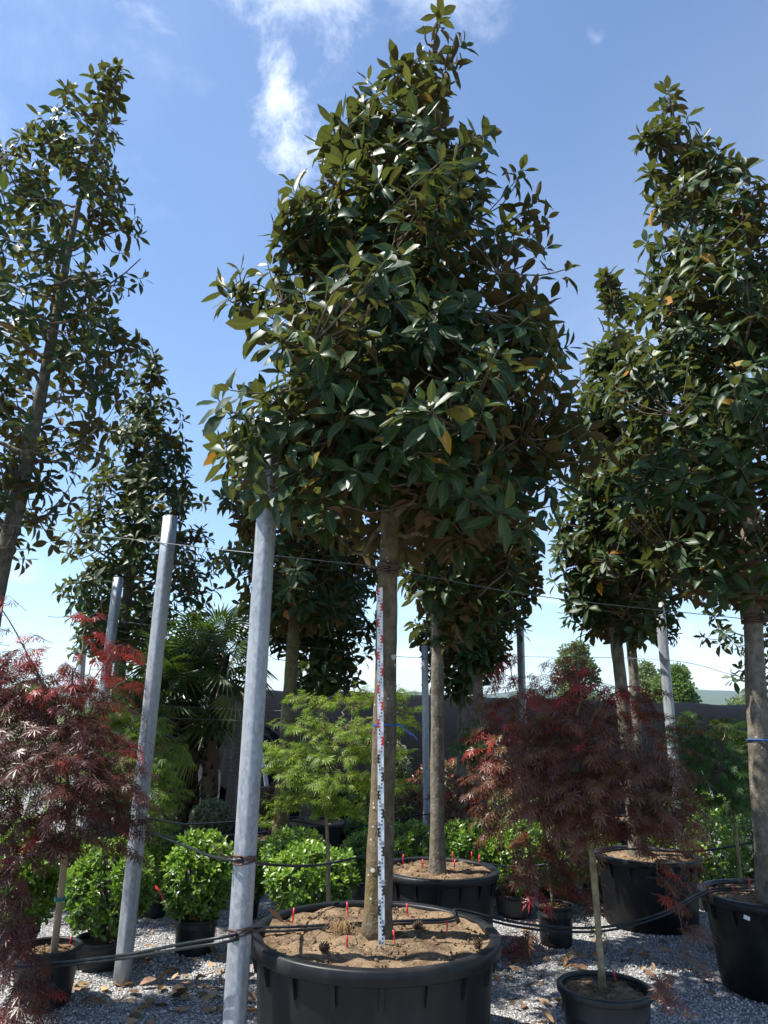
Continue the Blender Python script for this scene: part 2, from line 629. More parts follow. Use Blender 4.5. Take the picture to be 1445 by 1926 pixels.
MAT['galv'] = galv_material()
MAT['wire'] = simple('steel_wire', (0.13, 0.135, 0.14), 0.45, 0.5, 0.6)
MAT['tie'] = simple('brown_rubber_tie', (0.085, 0.048, 0.036), 0.6, 0.4)
MAT['red'] = simple('red_peg_plastic', (0.55, 0.03, 0.025), 0.45, 0.5, 0, 0.15)
MAT['blue'] = simple('blue_ribbon', (0.02, 0.08, 0.26), 0.5, 0.4, 0, 0.25)
MAT['teal'] = simple('teal_tie', (0.02, 0.20, 0.20), 0.5, 0.4)
MAT['white'] = simple('white_enamel', (0.72, 0.74, 0.76), 0.35, 0.5, 0, 0.05)
MAT['black'] = simple('black_print', (0.015, 0.015, 0.018), 0.5)
MAT['redprint'] = simple('red_print', (0.55, 0.03, 0.04), 0.5, 0.5, 0, 0.1)
MAT['wood'] = simple('weathered_cane', (0.30, 0.22, 0.14), 0.8, 0.2, 0, 0.35, 14)
MAT['hoop'] = simple('hoop_pipe', (0.62, 0.63, 0.65), 0.4, 0.5, 0.2)
MAT['tag'] = simple('white_tag', (0.75, 0.77, 0.8), 0.5)
MAT['cone'] = simple('pine_cone', (0.07, 0.042, 0.028), 0.85, 0.2, 0, 0.5)
MAT['husk'] = simple('palm_fibre', (0.10, 0.062, 0.038), 0.95, 0.1, 0, 0.55, 18)
MAT['lichen'] = simple('pale_lichen', (0.40, 0.41, 0.36), 0.95, 0.1, 0, 0.3, 90)
MAT['root'] = simple('dry_roots', (0.30, 0.20, 0.10), 0.9, 0.1, 0, 0.4)


def net_material():
    b = NB('black_shade_net')
    c = b.coord('Object')
    n1 = b.noise(b.coord('Object', (0.4, 1, 1)), 2.2, 5, 0.6, 0.4)
    n2 = b.noise(b.coord('Object', (0.15, 1, 6)), 9, 4, 0.6)
    col = b.mix(n1, (0.0035, 0.0042, 0.0056), (0.0085, 0.0096, 0.0120))
    col = b.mix(b.math('MULTIPLY', b.smooth(n2, 0.55, 0.75), 0.25), col, (0.030, 0.031, 0.035))
    return b.done(b.pbr(col, 0.8, 0.06, normal=b.bump(b.math('ADD', n1, n2), 0.5, 0.03)))


MAT['net'] = net_material()
MAT['curtain'] = simple('grey_curtain_film', (0.035, 0.037, 0.042), 0.6, 0.3, 0, 0.4, 3)


def gravel_stone_material():
    b = NB('gravel_stone')
    col = b.ramp(b.attr('rnd'), [(0.0, (0.20, 0.20, 0.20)), (0.35, (0.36, 0.36, 0.355)), (0.75, (0.50, 0.495, 0.485)), (0.93, (0.68, 0.67, 0.66)), (1.0, (0.40, 0.34, 0.27))])
    n = b.noise(b.coord('Object'), 120, 3)
    col = b.mix(b.math('MULTIPLY', n, 0.5), col, (0.30, 0.30, 0.31))
    return b.done(b.pbr(col, 0.85, 0.3))


MAT['stone'] = gravel_stone_material()


def gravel_bed_material():
    b = NB('gravel_bed')
    c = b.coord('Object')
    v = b.N('ShaderNodeTexVoronoi')
    v.inputs['Scale'].default_value = 58
    b.L(c, v.inputs['Vector'])
    sp = b.N('ShaderNodeSeparateColor')
    b.L(v.outputs['Color'], sp.inputs[0])
    col = b.ramp(sp.outputs[0], [(0.0, (0.18, 0.18, 0.18)), (0.5, (0.36, 0.355, 0.35)), (1.0, (0.56, 0.55, 0.54))])
    gap = b.smooth(v.outputs['Distance'], 0.25, 0.75)
    col = b.mix(b.math('MULTIPLY', gap, 0.75), col, (0.07, 0.065, 0.06))
    big = b.noise(c, 1.4, 5, 0.6)
    col = b.mix(b.math('MULTIPLY', b.smooth(big, 0.55, 0.8), 0.5), col, (0.16, 0.13, 0.10))
    return b.done(b.pbr(col, 0.9, 0.25, normal=b.bump(b.math('SUBTRACT', 1.0, v.outputs['Distance']), 0.9, 0.02)))


def field_material():
    b = NB('field_ground')
    c = b.coord('Object')
    n1 = b.noise(c, 0.05, 6, 0.6)
    n2 = b.noise(c, 3.0, 5, 0.65)
    col = b.mix(n1, (0.05, 0.075, 0.022), (0.11, 0.12, 0.05))
    col = b.mix(b.smooth(n2, 0.5, 0.75), col, (0.13, 0.105, 0.07))
    return b.done(b.pbr(col, 0.95, 0.15, normal=b.bump(n2, 0.5, 0.05)))


def hill_material():
    b = NB('wooded_hill')
    c = b.coord('Object')
    n1 = b.noise(c, 0.004, 8, 0.65)
    col = b.mix(n1, (0.035, 0.055, 0.022), (0.075, 0.095, 0.04))
    return b.done(b.pbr(col, 0.95, 0.1))


# ------------------------------------------------------------------ the setting: ground, gravel, hills
def structure(name, me, label):
    o = link(name, me)
    o['kind'] = 'structure'
    o['label'] = label
    return o


m = MB()
G = 9000.0
rings = [0, 30, 120, 500, 2000, G]
m.quads([(-G, -G, -0.012), (G, -G, -0.012), (G, G, -0.012), (-G, G, -0.012)], [(0, 1, 2, 3)])
structure('ground', m.mesh('ground', field_material()), 'flat open field reaching to the horizon')
m = MB()
nx, ny = 60, 60
gx, gy = np.meshgrid(np.linspace(-14, 16, nx), np.linspace(-4, 19, ny))
gz = 0.012 * np.sin(gx * 2.1 + 1.3) * np.sin(gy * 1.7) + 0.008 * np.sin(gx * 5.3) * np.cos(gy * 4.4)
gz[0, :] = gz[-1, :] = gz[:, 0] = gz[:, -1] = -0.02
V = np.stack([gx, gy, gz], -1).reshape(-1, 3)
Q = [(j * nx + i, j * nx + i + 1, (j + 1) * nx + i + 1, (j + 1) * nx + i) for j in range(ny - 1) for i in range(nx - 1)]
m.quads(V, Q)
structure('gravel_yard', m.mesh('gravel_yard', gravel_bed_material()), 'grey gravel yard under the potted trees')


def ground_z(x, y):
    return 0.012 * np.sin(x * 2.1 + 1.3) * np.sin(y * 1.7) + 0.008 * np.sin(x * 5.3) * np.cos(y * 4.4)


def gravel():
    rg = np.random.default_rng(5)
    # octahedral chip, slightly cut, 12 triangles
    base = np.array([(1, 0, 0), (-.9, .15, .05), (0.1, 1, 0), (-.1, -1, .1), (.1, .05, .8), (-.1, 0, -.8), (.62, .6, .35), (-.55, -.6, .4)], float)
    tri = [(0, 6, 4), (6, 2, 4), (2, 1, 4), (1, 7, 4), (7, 3, 4), (3, 0, 4), (0, 2, 6), (1, 3, 7), (2, 0, 5), (1, 2, 5), (3, 1, 5), (0, 3, 5)]
    tpl = (base, np.array(tri).ravel(), np.full(len(tri), 3), np.ones(len(base)))
    n = 33000
    y = 4.55 + 3.7 * rg.random(n) ** 1.55
    lim = 0.57 * y
    x = (rg.random(n) * 2 - 1) * lim
    ax = rg.normal(size=(n, 3))
    M = frames(np.stack([x, y, ground_z(x, y) + 0.003], 1), ax, rg.normal(size=(n, 3)), 0.0048 + 0.0075 * rg.random(n) ** 1.6)
    M[:, :3, :3] *= (0.7 + 0.6 * rg.random((n, 1, 3)))
    mb = MB()
    mb.insts(tpl, M, rg.random(n))
    o = link('gravel', mb.mesh('gravel', MAT['stone'], smooth=False, attrs=True))
    tag(o, 'loose angular grey gravel stones covering the yard', 'gravel', kind='stuff')


gravel()


def hills():
    rg = np.random.default_rng(3)
    mb = MB()
    n = 220
    az = np.linspace(R(-62), R(62), n)
    h = np.zeros(n)
    for k in range(1, 9):
        h += np.sin(az * 3.1 * 1.75 ** k * 0.6 + rg.random() * 7) / 1.55 ** k
    h = 95 + 42 * h + 60 * np.exp(-((az - R(24)) / R(7)) ** 2) + 30 * np.exp(-((az - R(-20)) / R(9)) ** 2)
    rows = []
    for (d, f) in ((3600, -0.02), (3900, 0.35), (4300, 0.72), (4700, 1.0), (5600, 0.6), (6600, -0.02)):
        jit = 1 + 0.05 * np.sin(az * 37 + d)
        rows.append(np.stack([np.sin(az) * d, np.cos(az) * d, np.maximum(h, 30) * f * jit], 1))
    V = np.concatenate(rows)
    Q = [(r * n + i, r * n + i + 1, (r + 1) * n + i + 1, (r + 1) * n + i) for r in range(5) for i in range(n - 1)]
    mb.quads(V, Q)
    structure('hills', mb.mesh('hills', hill_material()), 'long wooded hills far away under the sky')


hills()

# ------------------------------------------------------------------ leaf templates


def leaf_template(stations, fold=0.22, droop=0.15, wave=0.0, seed=0, curl=0.0):
    rg = np.random.default_rng(seed)
    V, U = [], []
    F = []
    prev = None
    for i, (t, w) in enumerate(stations):
        z = -droop * t * t + 0.02 * math.sin(t * 9 + seed)
        y = t - 0.25 * droop * t * t
        x0 = wave * math.sin(t * 3.0 + seed)
        if w <= 1e-6:
            ids = [len(V)]
            V.append((x0, y, z))
            U.append(0)
        else:
            ids = [len(V), len(V) + 1, len(V) + 2]
            a, b_ = fold + rg.normal() * 0.1, fold + rg.normal() * 0.1
            V += [(x0 - w, y, z + w * a - curl * w * w), (x0, y, z), (x0 + w, y, z + w * b_ - curl * w * w)]
            U += [1, 0, 1]
        if prev is not None:
            if len(prev) == 3 and len(ids) == 3:
                F += [(prev[0], prev[1], ids[1], ids[0]), (prev[1], prev[2], ids[2], ids[1])]
            elif len(ids) == 1:
                F += [(prev[0], prev[1], ids[0]), (prev[1], prev[2], ids[0])]
            else:
                F += [(prev[0], ids[1], ids[0]), (prev[0], ids[2], ids[1])]
        prev = ids
    return (np.array(V), np.array([i for f in F for i in f]), np.array([len(f) for f in F]), np.array(U, float))


MAG_ST = [(0, 0.010), (0.10, 0.016), (0.24, 0.120), (0.46, 0.200), (0.68, 0.188), (0.87, 0.092), (1.0, 0)]
MAG_LO = [(0, 0.012), (0.28, 0.15), (0.66, 0.20), (1.0, 0)]
MAG_TPL = [leaf_template([(t, w * ws) for t, w in MAG_ST], f, d, wv, s) for s, (ws, f, d, wv) in enumerate(
    [(1.0, 0.25, 0.10, 0.02), (0.9, 0.4, 0.26, 0.03), (1.1, 0.18, 0.05, -0.02), (0.95, 0.5, 0.38, -0.03), (1.05, 0.1, 0.18, 0.03), (0.85, 0.3, -0.06, 0.02), (0.9, 0.75, 0.5, 0.05), (0.8, 0.6, 0.15, -0.05)])]
MAG_TPL_LO = [leaf_template(MAG_LO, f, d, 0.02, s) for s, (f, d) in enumerate([(0.25, 0.1), (0.4, 0.25), (0.15, 0.02), (0.45, 0.35)])]
BUSH_ST = [(0, 0.02), (0.3, 0.17), (0.68, 0.205), (0.9, 0.10), (1.0, 0)]
BUSH_TPL = [leaf_template(BUSH_ST, f, d, 0.02, s + 20) for s, (f, d) in enumerate([(0.25, 0.1), (0.35, 0.25), (0.2, -0.05), (0.3, 0.4)])]
BUSH_LO = [leaf_template([(0, 0.02), (0.55, 0.2), (1.0, 0)], f, d, 0.0, s + 30) for s, (f, d) in enumerate([(0.25, 0.1), (0.35, 0.25)])]
FAR_TPL = [leaf_template([(0, 0), (0.5, 0.3), (1.0, 0)], 0.2, 0.1, 0.0, 40)] if False else [
    (np.array([(0, 0, 0), (-0.3, 0.5, 0.05), (0, 1, -0.05), (0.3, 0.5, 0.05)]), np.array([0, 3, 2, 1]), np.array([4]), np.array([0., 1, 0, 1]))]


def maple_template(lobes, spread, droop, wid, seed, teeth=True):
    rg = np.random.default_rng(seed)
    V, F = [], []
    for k in range(lobes):
        q = (k / (lobes - 1) - 0.5) * 2
        a = q * spread
        ln = (1 - 0.52 * abs(q) ** 1.5) * (0.9 + 0.2 * rg.random())
        w = wid * (1 - 0.25 * abs(q)) * (0.8 + 0.4 * rg.random())
        s, c = math.sin(a), math.cos(a)

        def P(t, x, extra=0.0):
            r = t * ln
            return (s * r + c * x, c * r - s * x, -droop * (r * r) * (1 + 0.5 * abs(q)) + 0.05 * abs(x) + extra)
        i = len(V)
        V += [P(0, 0), P(0.5, -w), P(1.0, 0), P(0.5, w)]
        F += [(i, i + 3, i + 2, i + 1)]
        if teeth:
            i = len(V)
            V += [P(0.30, -w * .5), P(0.64, -w * 1.9), P(0.48, -w * .6), P(0.40, w * .5), P(0.74, w * 2.0), P(0.58, w * .6)]
            F += [(i, i + 2, i + 1), (i + 3, i + 4, i + 5)]
    U = np.ones(len(V))
    return (np.array(V), np.array([i for f in F for i in f]), np.array([len(f) for f in F]), U)


MAPLE_TPL = [maple_template(7, R(105), d, w, s) for s, (d, w) in enumerate([(0.25, 0.050), (0.45, 0.045), (0.1, 0.054), (0.6, 0.048)])]
MAPLE_LO = [maple_template(5, R(95), d, 0.085, s + 9, False) for s, d in enumerate([0.25, 0.5])]


def leaf_meshes(prefix, tpls, mat, levels):
    res = {}
    for i, t in enumerate(tpls):
        for lv in levels:
            mb = MB()
            mb.add(t[0], t[1], t[2], 0, lv, t[3])
            res[(i, lv)] = mb.mesh(prefix, mat, attrs=True)
    return res


LV = {}
LEVELS = {'magnolia': (0.05, 0.2, 0.4, 0.6, 0.75, 0.88, 0.93, 0.98), 'maple_red': (0.05, 0.25, 0.45, 0.6, 0.74, 0.9, 1.0),
          'maple_green': (0.1, 0.35, 0.6, 0.85, 0.97), 'bush': (0.1, 0.3, 0.5, 0.7, 0.9)}
TPLS = {'magnolia': MAG_TPL, 'maple_red': MAPLE_TPL, 'maple_green': MAPLE_TPL, 'bush': BUSH_TPL}
for k in LEVELS:
    LV[k] = leaf_meshes('leaf', TPLS[k], MAT[k], LEVELS[k])


def split_visible(M, ntop, cell=9.0):
    """index of the leaves that show largest in the picture: nearest leaf of each small screen cell wins it"""
    if ntop <= 0:
        return np.zeros(len(M), bool)
    base = M[:, :3, 3]
    ax = M[:, :3, 1]
    xx = M[:, :3, 0]
    wins = np.zeros(len(M))
    pts = [base + ax * 0.3, base + ax * 0.55, base + ax * 0.8, base + ax * 0.5 + xx * 0.1, base + ax * 0.5 - xx * 0.1]
    pr = np.concatenate([project(p) for p in pts])
    idx = np.tile(np.arange(len(M)), len(pts))
    ok = (pr[:, 0] > 0) & (pr[:, 0] < PW) & (pr[:, 1] > 0) & (pr[:, 1] < PH)
    pr, idx = pr[ok], idx[ok]
    key = (pr[:, 0] // cell).astype(np.int64) * 100000 + (pr[:, 1] // cell).astype(np.int64)
    order = np.lexsort((pr[:, 2], key))
    key, idx = key[order], idx[order]
    first = np.concatenate([[True], key[1:] != key[:-1]])
    np.add.at(wins, idx[first], 1)
    # facing
    view = nrm(base - np.array([0, 0, CAM_H]))
    face = np.abs((nrm(M[:, :3, 2]) * view).sum(1))
    score = wins * (0.35 + face)
    sel = np.zeros(len(M), bool)
    top = np.argsort(-score)[:ntop]
    sel[top[score[top] > 0]] = True
    return sel


def finish_leaves(mb, parent_fn, kind, tpls, M, tid, rnd, ntop, off, mi):
    """bake most leaves, return the list of (matrix, template, rnd) kept as single objects"""
    sel = split_visible(M, ntop)
    for t in range(len(tpls)):
        k = (tid == t) & ~sel
        mb.insts(tpls[t], M[k], rnd[k], mi)
    keep = np.where(sel)[0]
    return [(M[i], int(tid[i]), float(rnd[i])) for i in keep]


def leaf_objects(kept, kind, parent, off):
    lv = np.array(LEVELS[kind])
    for M, t, r in kept:
        q = float(lv[np.argmin(np.abs(lv - r))])
        q = [x for x in LEVELS[kind] if abs(x - q) < 1e-6][0]
        o = bpy.data.objects.new('leaf', LV[kind][(t, q)])
        Mm = Matrix([list(row) for row in M])
        Mm.translation = Mm.translation - Vector(off)
        o.parent = parent
        o.matrix_basis = Mm
        COL.objects.link(o)


def curve_pts(ctrl, n):
    """Catmull-Rom through control points (k,dim)"""
    C = np.array([tuple(c) for c in ctrl], float)
    P = np.concatenate([[2 * C[0] - C[1]], C, [2 * C[-1] - C[-2]]])
    out = []
    segs = len(C) - 1
    for t in np.linspace(0, segs, n):
        i = min(int(t), segs - 1)
        f = t - i
        p0, p1, p2, p3 = P[i], P[i + 1], P[i + 2], P[i + 3]
        out.append(0.5 * ((2 * p1) + (-p0 + p2) * f + (2 * p0 - 5 * p1 + 4 * p2 - p3) * f * f + (-p0 + 3 * p1 - 3 * p2 + p3) * f ** 3))
    return np.array(out)


# ------------------------------------------------------------------ magnolia trees
GAPPED = {}


def magnolia(label, D, trunk_px, base_z, r0, r1, prof_px, n_ros, leaf_len, seed, bark, group, n_obj=0, lo=False, shrink=30, leaves=(7, 11), n_prim=42, dense=0.5, extra=(), gap=-0.16):
    rg = np.random.default_rng(seed)
    random.seed(seed)
    # trunk path: pixels at distance D, lowest point put on the soil at base_z
    lead = [at_y(px, py, D) for px, py in trunk_px]
    b0 = Vector(lead[0])
    if abs(b0.z - base_z) > 0.01:
        dirv = (lead[1] - lead[0])
        b0 = lead[0] + dirv * ((base_z - lead[0].z) / dirv.z)
    lead[0] = b0
    lead[0].z -= 0.03
    L_ = curve_pts(lead, 40)
    H0, H1 = L_[0, 2], L_[-1, 2]
    prof = []
    for py, xl, xr in prof_px:
        c = at_y((xl + xr) / 2, py, D)
        dep = project(np.array([c]))[0, 2]
        hw = max((xr - xl) / 2 - shrink, 6) * dep / FPX
        prof.append((c.z, c.x, hw))
    prof.sort()
    pz, px_, pr = (np.array(q) for q in zip(*prof))
    cz0, cz1 = pz[0], pz[-1]
    # trunk tube with flare at the root
    t = (L_[:, 2] - H0) / (H1 - H0)
    crown_t = (cz0 - H0) / (H1 - H0)
    rad = np.where(t < crown_t, r0 + (r1 - r0) * t / crown_t, r1 * (1 - (t - crown_t) / (1 - crown_t)) ** 1.15 + 0.008)
    rad = rad + 0.35 * r0 * np.exp(-(L_[:, 2] - H0) / 0.10) * 0.6
    mb = MB()
    dens = curve_pts(np.column_stack([L_, rad]), 110)
    dens[:, 3] *= 1 + 0.035 * np.sin(dens[:, 2] * 9 + seed) + 0.02 * np.sin(dens[:, 2] * 31)
    sides = 18 if not lo else 10
    prf = 1 + 0.05 * np.sin(np.arange(sides) / sides * 2 * np.pi * 2 + seed) + 0.03 * np.sin(np.arange(sides) / sides * 2 * np.pi * 5 + 2)
    mb.tube(dens[:, :3], dens[:, 3], sides, prof=prf)

    def lead_at(z):
        return np.array([np.interp(z, L_[:, 2], L_[:, 0]), np.interp(z, L_[:, 2], L_[:, 1]), z])

    def shape(z, th):
        r = np.interp(z, pz, pr)
        lump = 1 + 0.13 * np.sin(3 * th + z * 2.3 + seed) + 0.10 * np.sin(5 * th - z * 4.1 + 2 * seed) + 0.08 * np.sin(2 * th + 7.3 * z)
        return r * lump

    # primary limbs
    sk, sk_r = [], []
    zs = cz0 - 0.02 + (cz1 - cz0) * 0.93 * (np.arange(n_prim) / n_prim) ** 1.15
    for i, z0 in enumerate(zs):
        th = i * 2.39996 + rg.normal() * 0.25
        s = lead_at(max(z0, H0 + 0.3))
        zt = z0 + (0.25 + 0.45 * rg.random()) * max(np.interp(z0, pz, pr), 0.15)
        zt = min(zt, cz1 - 0.02)
        rr = shape(zt, th) * (0.72 + 0.2 * rg.random())
        cx = np.interp(zt, pz, px_)
        e = np.array([cx + rr * math.cos(th), D + rr * math.sin(th), zt])
        mid = s * 0.5 + e * 0.5 + np.array([0, 0, -0.10 * rr + 0.06 * rg.normal()])
        q = s * 0.82 + e * 0.18 + np.array([0, 0, -0.02])
        pts = curve_pts([s, q, mid, e], 9)
        pts[1:-1] += rg.normal(size=(7, 3)) * 0.012
        rb = np.interp(z0, L_[:, 2], rad)
        ra = min(0.42 * rb + 0.004, 0.036)
        rads = np.linspace(ra, 0.0065, 9)
        mb.tube(pts, rads, 7 if not lo else 5, cap=False)
        for p, r_ in zip(pts[2:], rads[2:]):
            sk.append(p)
            sk_r.append(r_)
    for z in np.arange(cz0 + 0.4 * (cz1 - cz0), H1, 0.06):
        sk.append(lead_at(z))
        sk_r.append(0.01)
    sk = np.array(sk)
    # leaf rosettes
    zgrid = np.linspace(cz0, cz1, 200)
    pdf = np.interp(zgrid, pz, pr) ** 1.35 + 0.02
    cdf = np.cumsum(pdf) / pdf.sum()
    P = []
    tries = 0
    mind = 0.115 * (leaf_len / 0.16) * (1.0 - 0.5 * dense)
    while len(P) < n_ros and tries < n_ros * 40:
        tries += 1
        z = np.interp(rg.random(), cdf, zgrid)
        th = rg.random() * 2 * np.pi
        rr = shape(z, th) * (rg.random() ** 0.42) * (1.0 + 0.07 * rg.normal())
        p = np.array([np.interp(z, pz, px_) + rr * math.cos(th), D + rr * math.sin(th), z + 0.04 * rg.normal()])
        if noise.noise(Vector(p) * 2.2 + Vector((seed, 0, 0))) < gap:
            continue
        if P and np.min(((np.array(P[-400:]) - p) ** 2).sum(1)) < mind ** 2:
            continue
        P.append(p)
    tipz = L_[-1]
    P += [tipz, tipz - [0, 0, 0.12]]
    P += [np.array(at_y(*e)) for e in extra]
    P = np.array(P)
    cb = MB()
    pos, dr, nn, sz, rn = [], [], [], [], []
    for p in P:
        dv = p - sk
        dist = np.linalg.norm(dv, axis=1)
        cost = dist + 0.7 * np.maximum(0, -(dv[:, 2]) + 0.03)
        k = int(np.argmin(cost))
        s = sk[k]
        ax0 = np.array([np.interp(p[2], pz, px_), D, p[2] - 0.3])
        outw = nrm(p - ax0)
        if dist[k] > 0.02:
            midp = (s + p) / 2 + np.array([0, 0, -0.12 * dist[k]]) + rg.normal(size=3) * 0.02
            pts = curve_pts([s, midp, p], 5)
            cb.tube(pts, np.linspace(min(sk_r[k] * 0.75, 0.009) + 0.001, 0.0035, 5), 5 if not lo else 4, mi=1, cap=False)
            td = nrm(pts[-1] - pts[-2])
        else:
            td = outw
        axis = nrm(td * 0.5 + outw * 0.5 + np.array([0, 0, 0.25]) + rg.normal(size=3) * 0.22)
        a1 = nrm(np.cross(axis, [0.31, 0.2, 0.9]))
        a2 = np.cross(axis, a1)
        nl = rg.integers(*leaves)
        ph = rg.random() * 6.28
        sz0 = leaf_len * (0.85 + 0.35 * rg.random())
        hue = rg.random()
        for j in range(nl):
            f = j / max(nl - 1, 1)
            az = ph + j * 2.39996 + rg.normal() * 0.15
            pol = R(28) + R(78) * f ** 0.7 + rg.normal() * 0.14
            side = a1 * math.cos(az) + a2 * math.sin(az)
            d = axis * math.cos(pol) + side * math.sin(pol)
            d = nrm(d + np.array([0, 0, -0.32 * f - 0.05 * rg.random()]))
            n_ = axis * math.sin(pol) - side * math.cos(pol) + rg.normal(size=3) * 0.30 + np.array([0, 0, 0.06])
            pos.append(p - axis * (0.010 + 0.085 * f * (leaf_len / .16)) + d * 0.006)
            dr.append(d)
            nn.append(n_)
            sz.append(sz0 * (0.62 + 0.5 * min(1, 2.2 * f + 0.25)) * (0.88 + 0.24 * rg.random()))
            r = 0.75 * (0.6 * hue + 0.4 * rg.random())
            if f < 0.3:
                r = min(0.92, r + 0.17)
            if rg.random() < 0.022 and f > 0.55:
                r = 0.96 + 0.04 * rg.random()
            rn.append(r)
    M = frames(np.array(pos), np.array(dr), np.array(nn), np.array(sz))
    tp = MAG_TPL_LO if lo else MAG_TPL
    tid = rg.integers(0, len(tp), len(M))
    rn = np.array(rn)
    root = empty('magnolia_tree', tuple(L_[0]), label, 'tree', group)
    kept = finish_leaves(cb, None, 'magnolia', tp, M, tid, rn, n_obj, L_[0], 0)
    link('trunk', mb.mesh('trunk', bark, off=L_[0]), root)
    crown = link('crown', cb.mesh('crown', [MAT['magnolia'], MAT['twig']], attrs=True, off=L_[0]), root)
    crown['kind'] = 'stuff'
    if not lo:
        leaf_objects(kept, 'magnolia', crown, L_[0])
    return root, L_, np.interp


GT = 'magnolia trees standing in the nursery'
main_tree, main_lead, _ = magnolia(
    'large glossy magnolia with the measuring staff leaning on its trunk, widest crown of all', 4.75,
    [(709, 1760), (722, 1420), (729, 1100), (735, 990), (745, 800), (765, 550), (790, 300), (812, 120), (826, 25)], 0.62, 0.078, 0.058,
    [(1000, 640, 900), (975, 570, 980), (945, 480, 1050), (900, 415, 1075), (860, 395, 1085), (800, 400, 1085), (700, 430, 1090), (640, 470, 1045), (560, 450, 1005), (480, 510, 975),
     (400, 550, 950), (320, 580, 925), (240, 635, 890), (160, 695, 872), (90, 745, 866), (30, 785, 858), (10, 803, 848)],
    960, 0.160, 11, MAT['bark'], GT, n_obj=300, shrink=20, n_prim=50, dense=0.75, gap=-0.12,
    extra=[(445, 545, 4.6), (465, 575, 4.6), (548, 345, 4.7), (570, 365, 4.7), (600, 270, 4.7), (625, 238, 4.8), (985, 318, 4.7), (970, 340, 4.7), (1010, 375, 4.7), (1030, 410, 4.7), (990, 400, 4.7), (1000, 440, 4.7), (1020, 580, 4.6), (1000, 560, 4.6), (690, 150, 4.7),
           (875, 85, 4.7), (915, 250, 4.7), (1070, 650, 4.6), (1045, 640, 4.5), (410, 750, 4.3), (435, 775, 4.15), (420, 850, 4.1), (450, 905, 4.05), (500, 880, 3.98), (540, 930, 3.95), (470, 815, 4.05),
           (520, 825, 3.95), (560, 890, 3.9), (497, 930, 4.0), (480, 745, 4.1), (530, 770, 3.95), (580, 840, 3.85), (600, 930, 3.9), (1060, 900, 4.4), (1045, 950, 4.4), (1000, 985, 4.3), (950, 960, 4.0),
           (900, 930, 3.9), (850, 880, 3.75), (780, 850, 3.7), (720, 830, 3.7), (660, 880, 3.75)])
magnolia('tall sparse magnolia with bare inner limbs showing, beside the weeping purple maple', 8.2,
         [(-100, 1640), (0, 1085), (45, 900), (105, 600), (145, 400), (190, 230), (225, 125)], 0.5, 0.115, 0.082,
         [(1030, -230, 70), (960, -260, 140), (880, -250, 195), (780, -230, 240), (680, -200, 262), (600, -160, 272), (500, -120, 268), (400, -70, 265),
          (300, -10, 264), (220, 80, 258), (150, 165, 248), (118, 205, 238)],
         520, 0.175, 22, MAT['bark_grey'], GT, n_obj=300, shrink=18, n_prim=40, leaves=(6, 11), gap=-0.10)
magnolia('dense magnolia rising from the big pot with the white tag on its rim', 5.8,
         [(1446, 1660), (1425, 1350), (1412, 1050), (1392, 800), (1345, 500), (1280, 270), (1257, 170)], 0.6, 0.085, 0.07,
         [(1120, 1290, 1540), (1040, 1190, 1640), (950, 1130, 1680), (850, 1120, 1690), (750, 1130, 1660), (650, 1150, 1630), (560, 1170, 1580), (480, 1185, 1530),
          (400, 1190, 1480), (330, 1190, 1400), (280, 1190, 1330), (220, 1200, 1312), (175, 1230, 1285)],
         860, 0.15, 33, MAT['bark_grey'], GT, n_obj=300, shrink=22, n_prim=50, dense=0.8)
magnolia('slim magnolia behind the row of steel posts, reddish sprays before its trunk', 11.0,
         [(212, 1500), (222, 1300), (240, 1120), (262, 950), (278, 800), (290, 665)], 0.5, 0.10, 0.085,
         [(1230, 130, 340), (1150, 110, 400), (1050, 120, 412), (950, 150, 390), (850, 190, 370), (780, 210, 350), (700, 250, 320), (662, 275, 305)],
         520, 0.16, 44, MAT['bark_grey'], GT, lo=True, shrink=14)
magnolia('moss-trunked magnolia in the pot behind the thickest steel post', 9.0,
         [(527, 1562), (545, 1300), (560, 1100), (580, 900), (600, 620)], 0.48, 0.092, 0.07,
         [(1160, 430, 690), (1080, 400, 700), (950, 405, 720), (800, 470, 700), (700, 530, 650), (600, 580, 620)],
         470, 0.16, 55, MAT['bark_moss'], GT, lo=True, shrink=16)
magnolia('thin magnolia with low forked limbs behind the fresh green maple', 10.4,
         [(576, 1535), (592, 1300), (605, 1150), (618, 860)], 0.48, 0.085, 0.07,
         [(1290, 530, 690), (1200, 490, 715), (1080, 500, 720), (950, 530, 700), (850, 580, 660)],
         430, 0.16, 66, MAT['bark_grey'], GT, lo=True, shrink=14)
magnolia('magnolia in the pot just behind the main tree, straight speckled trunk', 6.64,
         [(823, 1632), (823, 1400), (822, 1130), (815, 900), (812, 620)], 0.6, 0.066, 0.055,
         [(1190, 760, 910), (1100, 730, 1000), (1000, 720, 1010), (900, 710, 1000), (750, 750, 950), (620, 790, 880)],
         300, 0.15, 77, MAT['bark_grey'], GT, n_obj=150, shrink=20)
magnolia('pale-trunked magnolia against the black shade tunnel', 10.2,
         [(868, 1540), (869, 1350), (872, 1200), (876, 960)], 0.52, 0.07, 0.055,
         [(1300, 810, 930), (1200, 770, 970), (1100, 775, 990), (960, 800, 960)],
         330, 0.16, 88, MAT['bark_grey'], GT, lo=True, shrink=14)
magnolia('dark-trunked magnolia right beside the pale-trunked one', 9.4,
         [(908, 1562), (901, 1350), (897, 1200), (893, 960)], 0.43, 0.075, 0.06,
         [(1240, 850, 970), (1150, 840, 1015), (1050, 840, 1025), (950, 860, 1000)],
         330, 0.16, 99, MAT['bark_grey'], GT, lo=True, shrink=14)
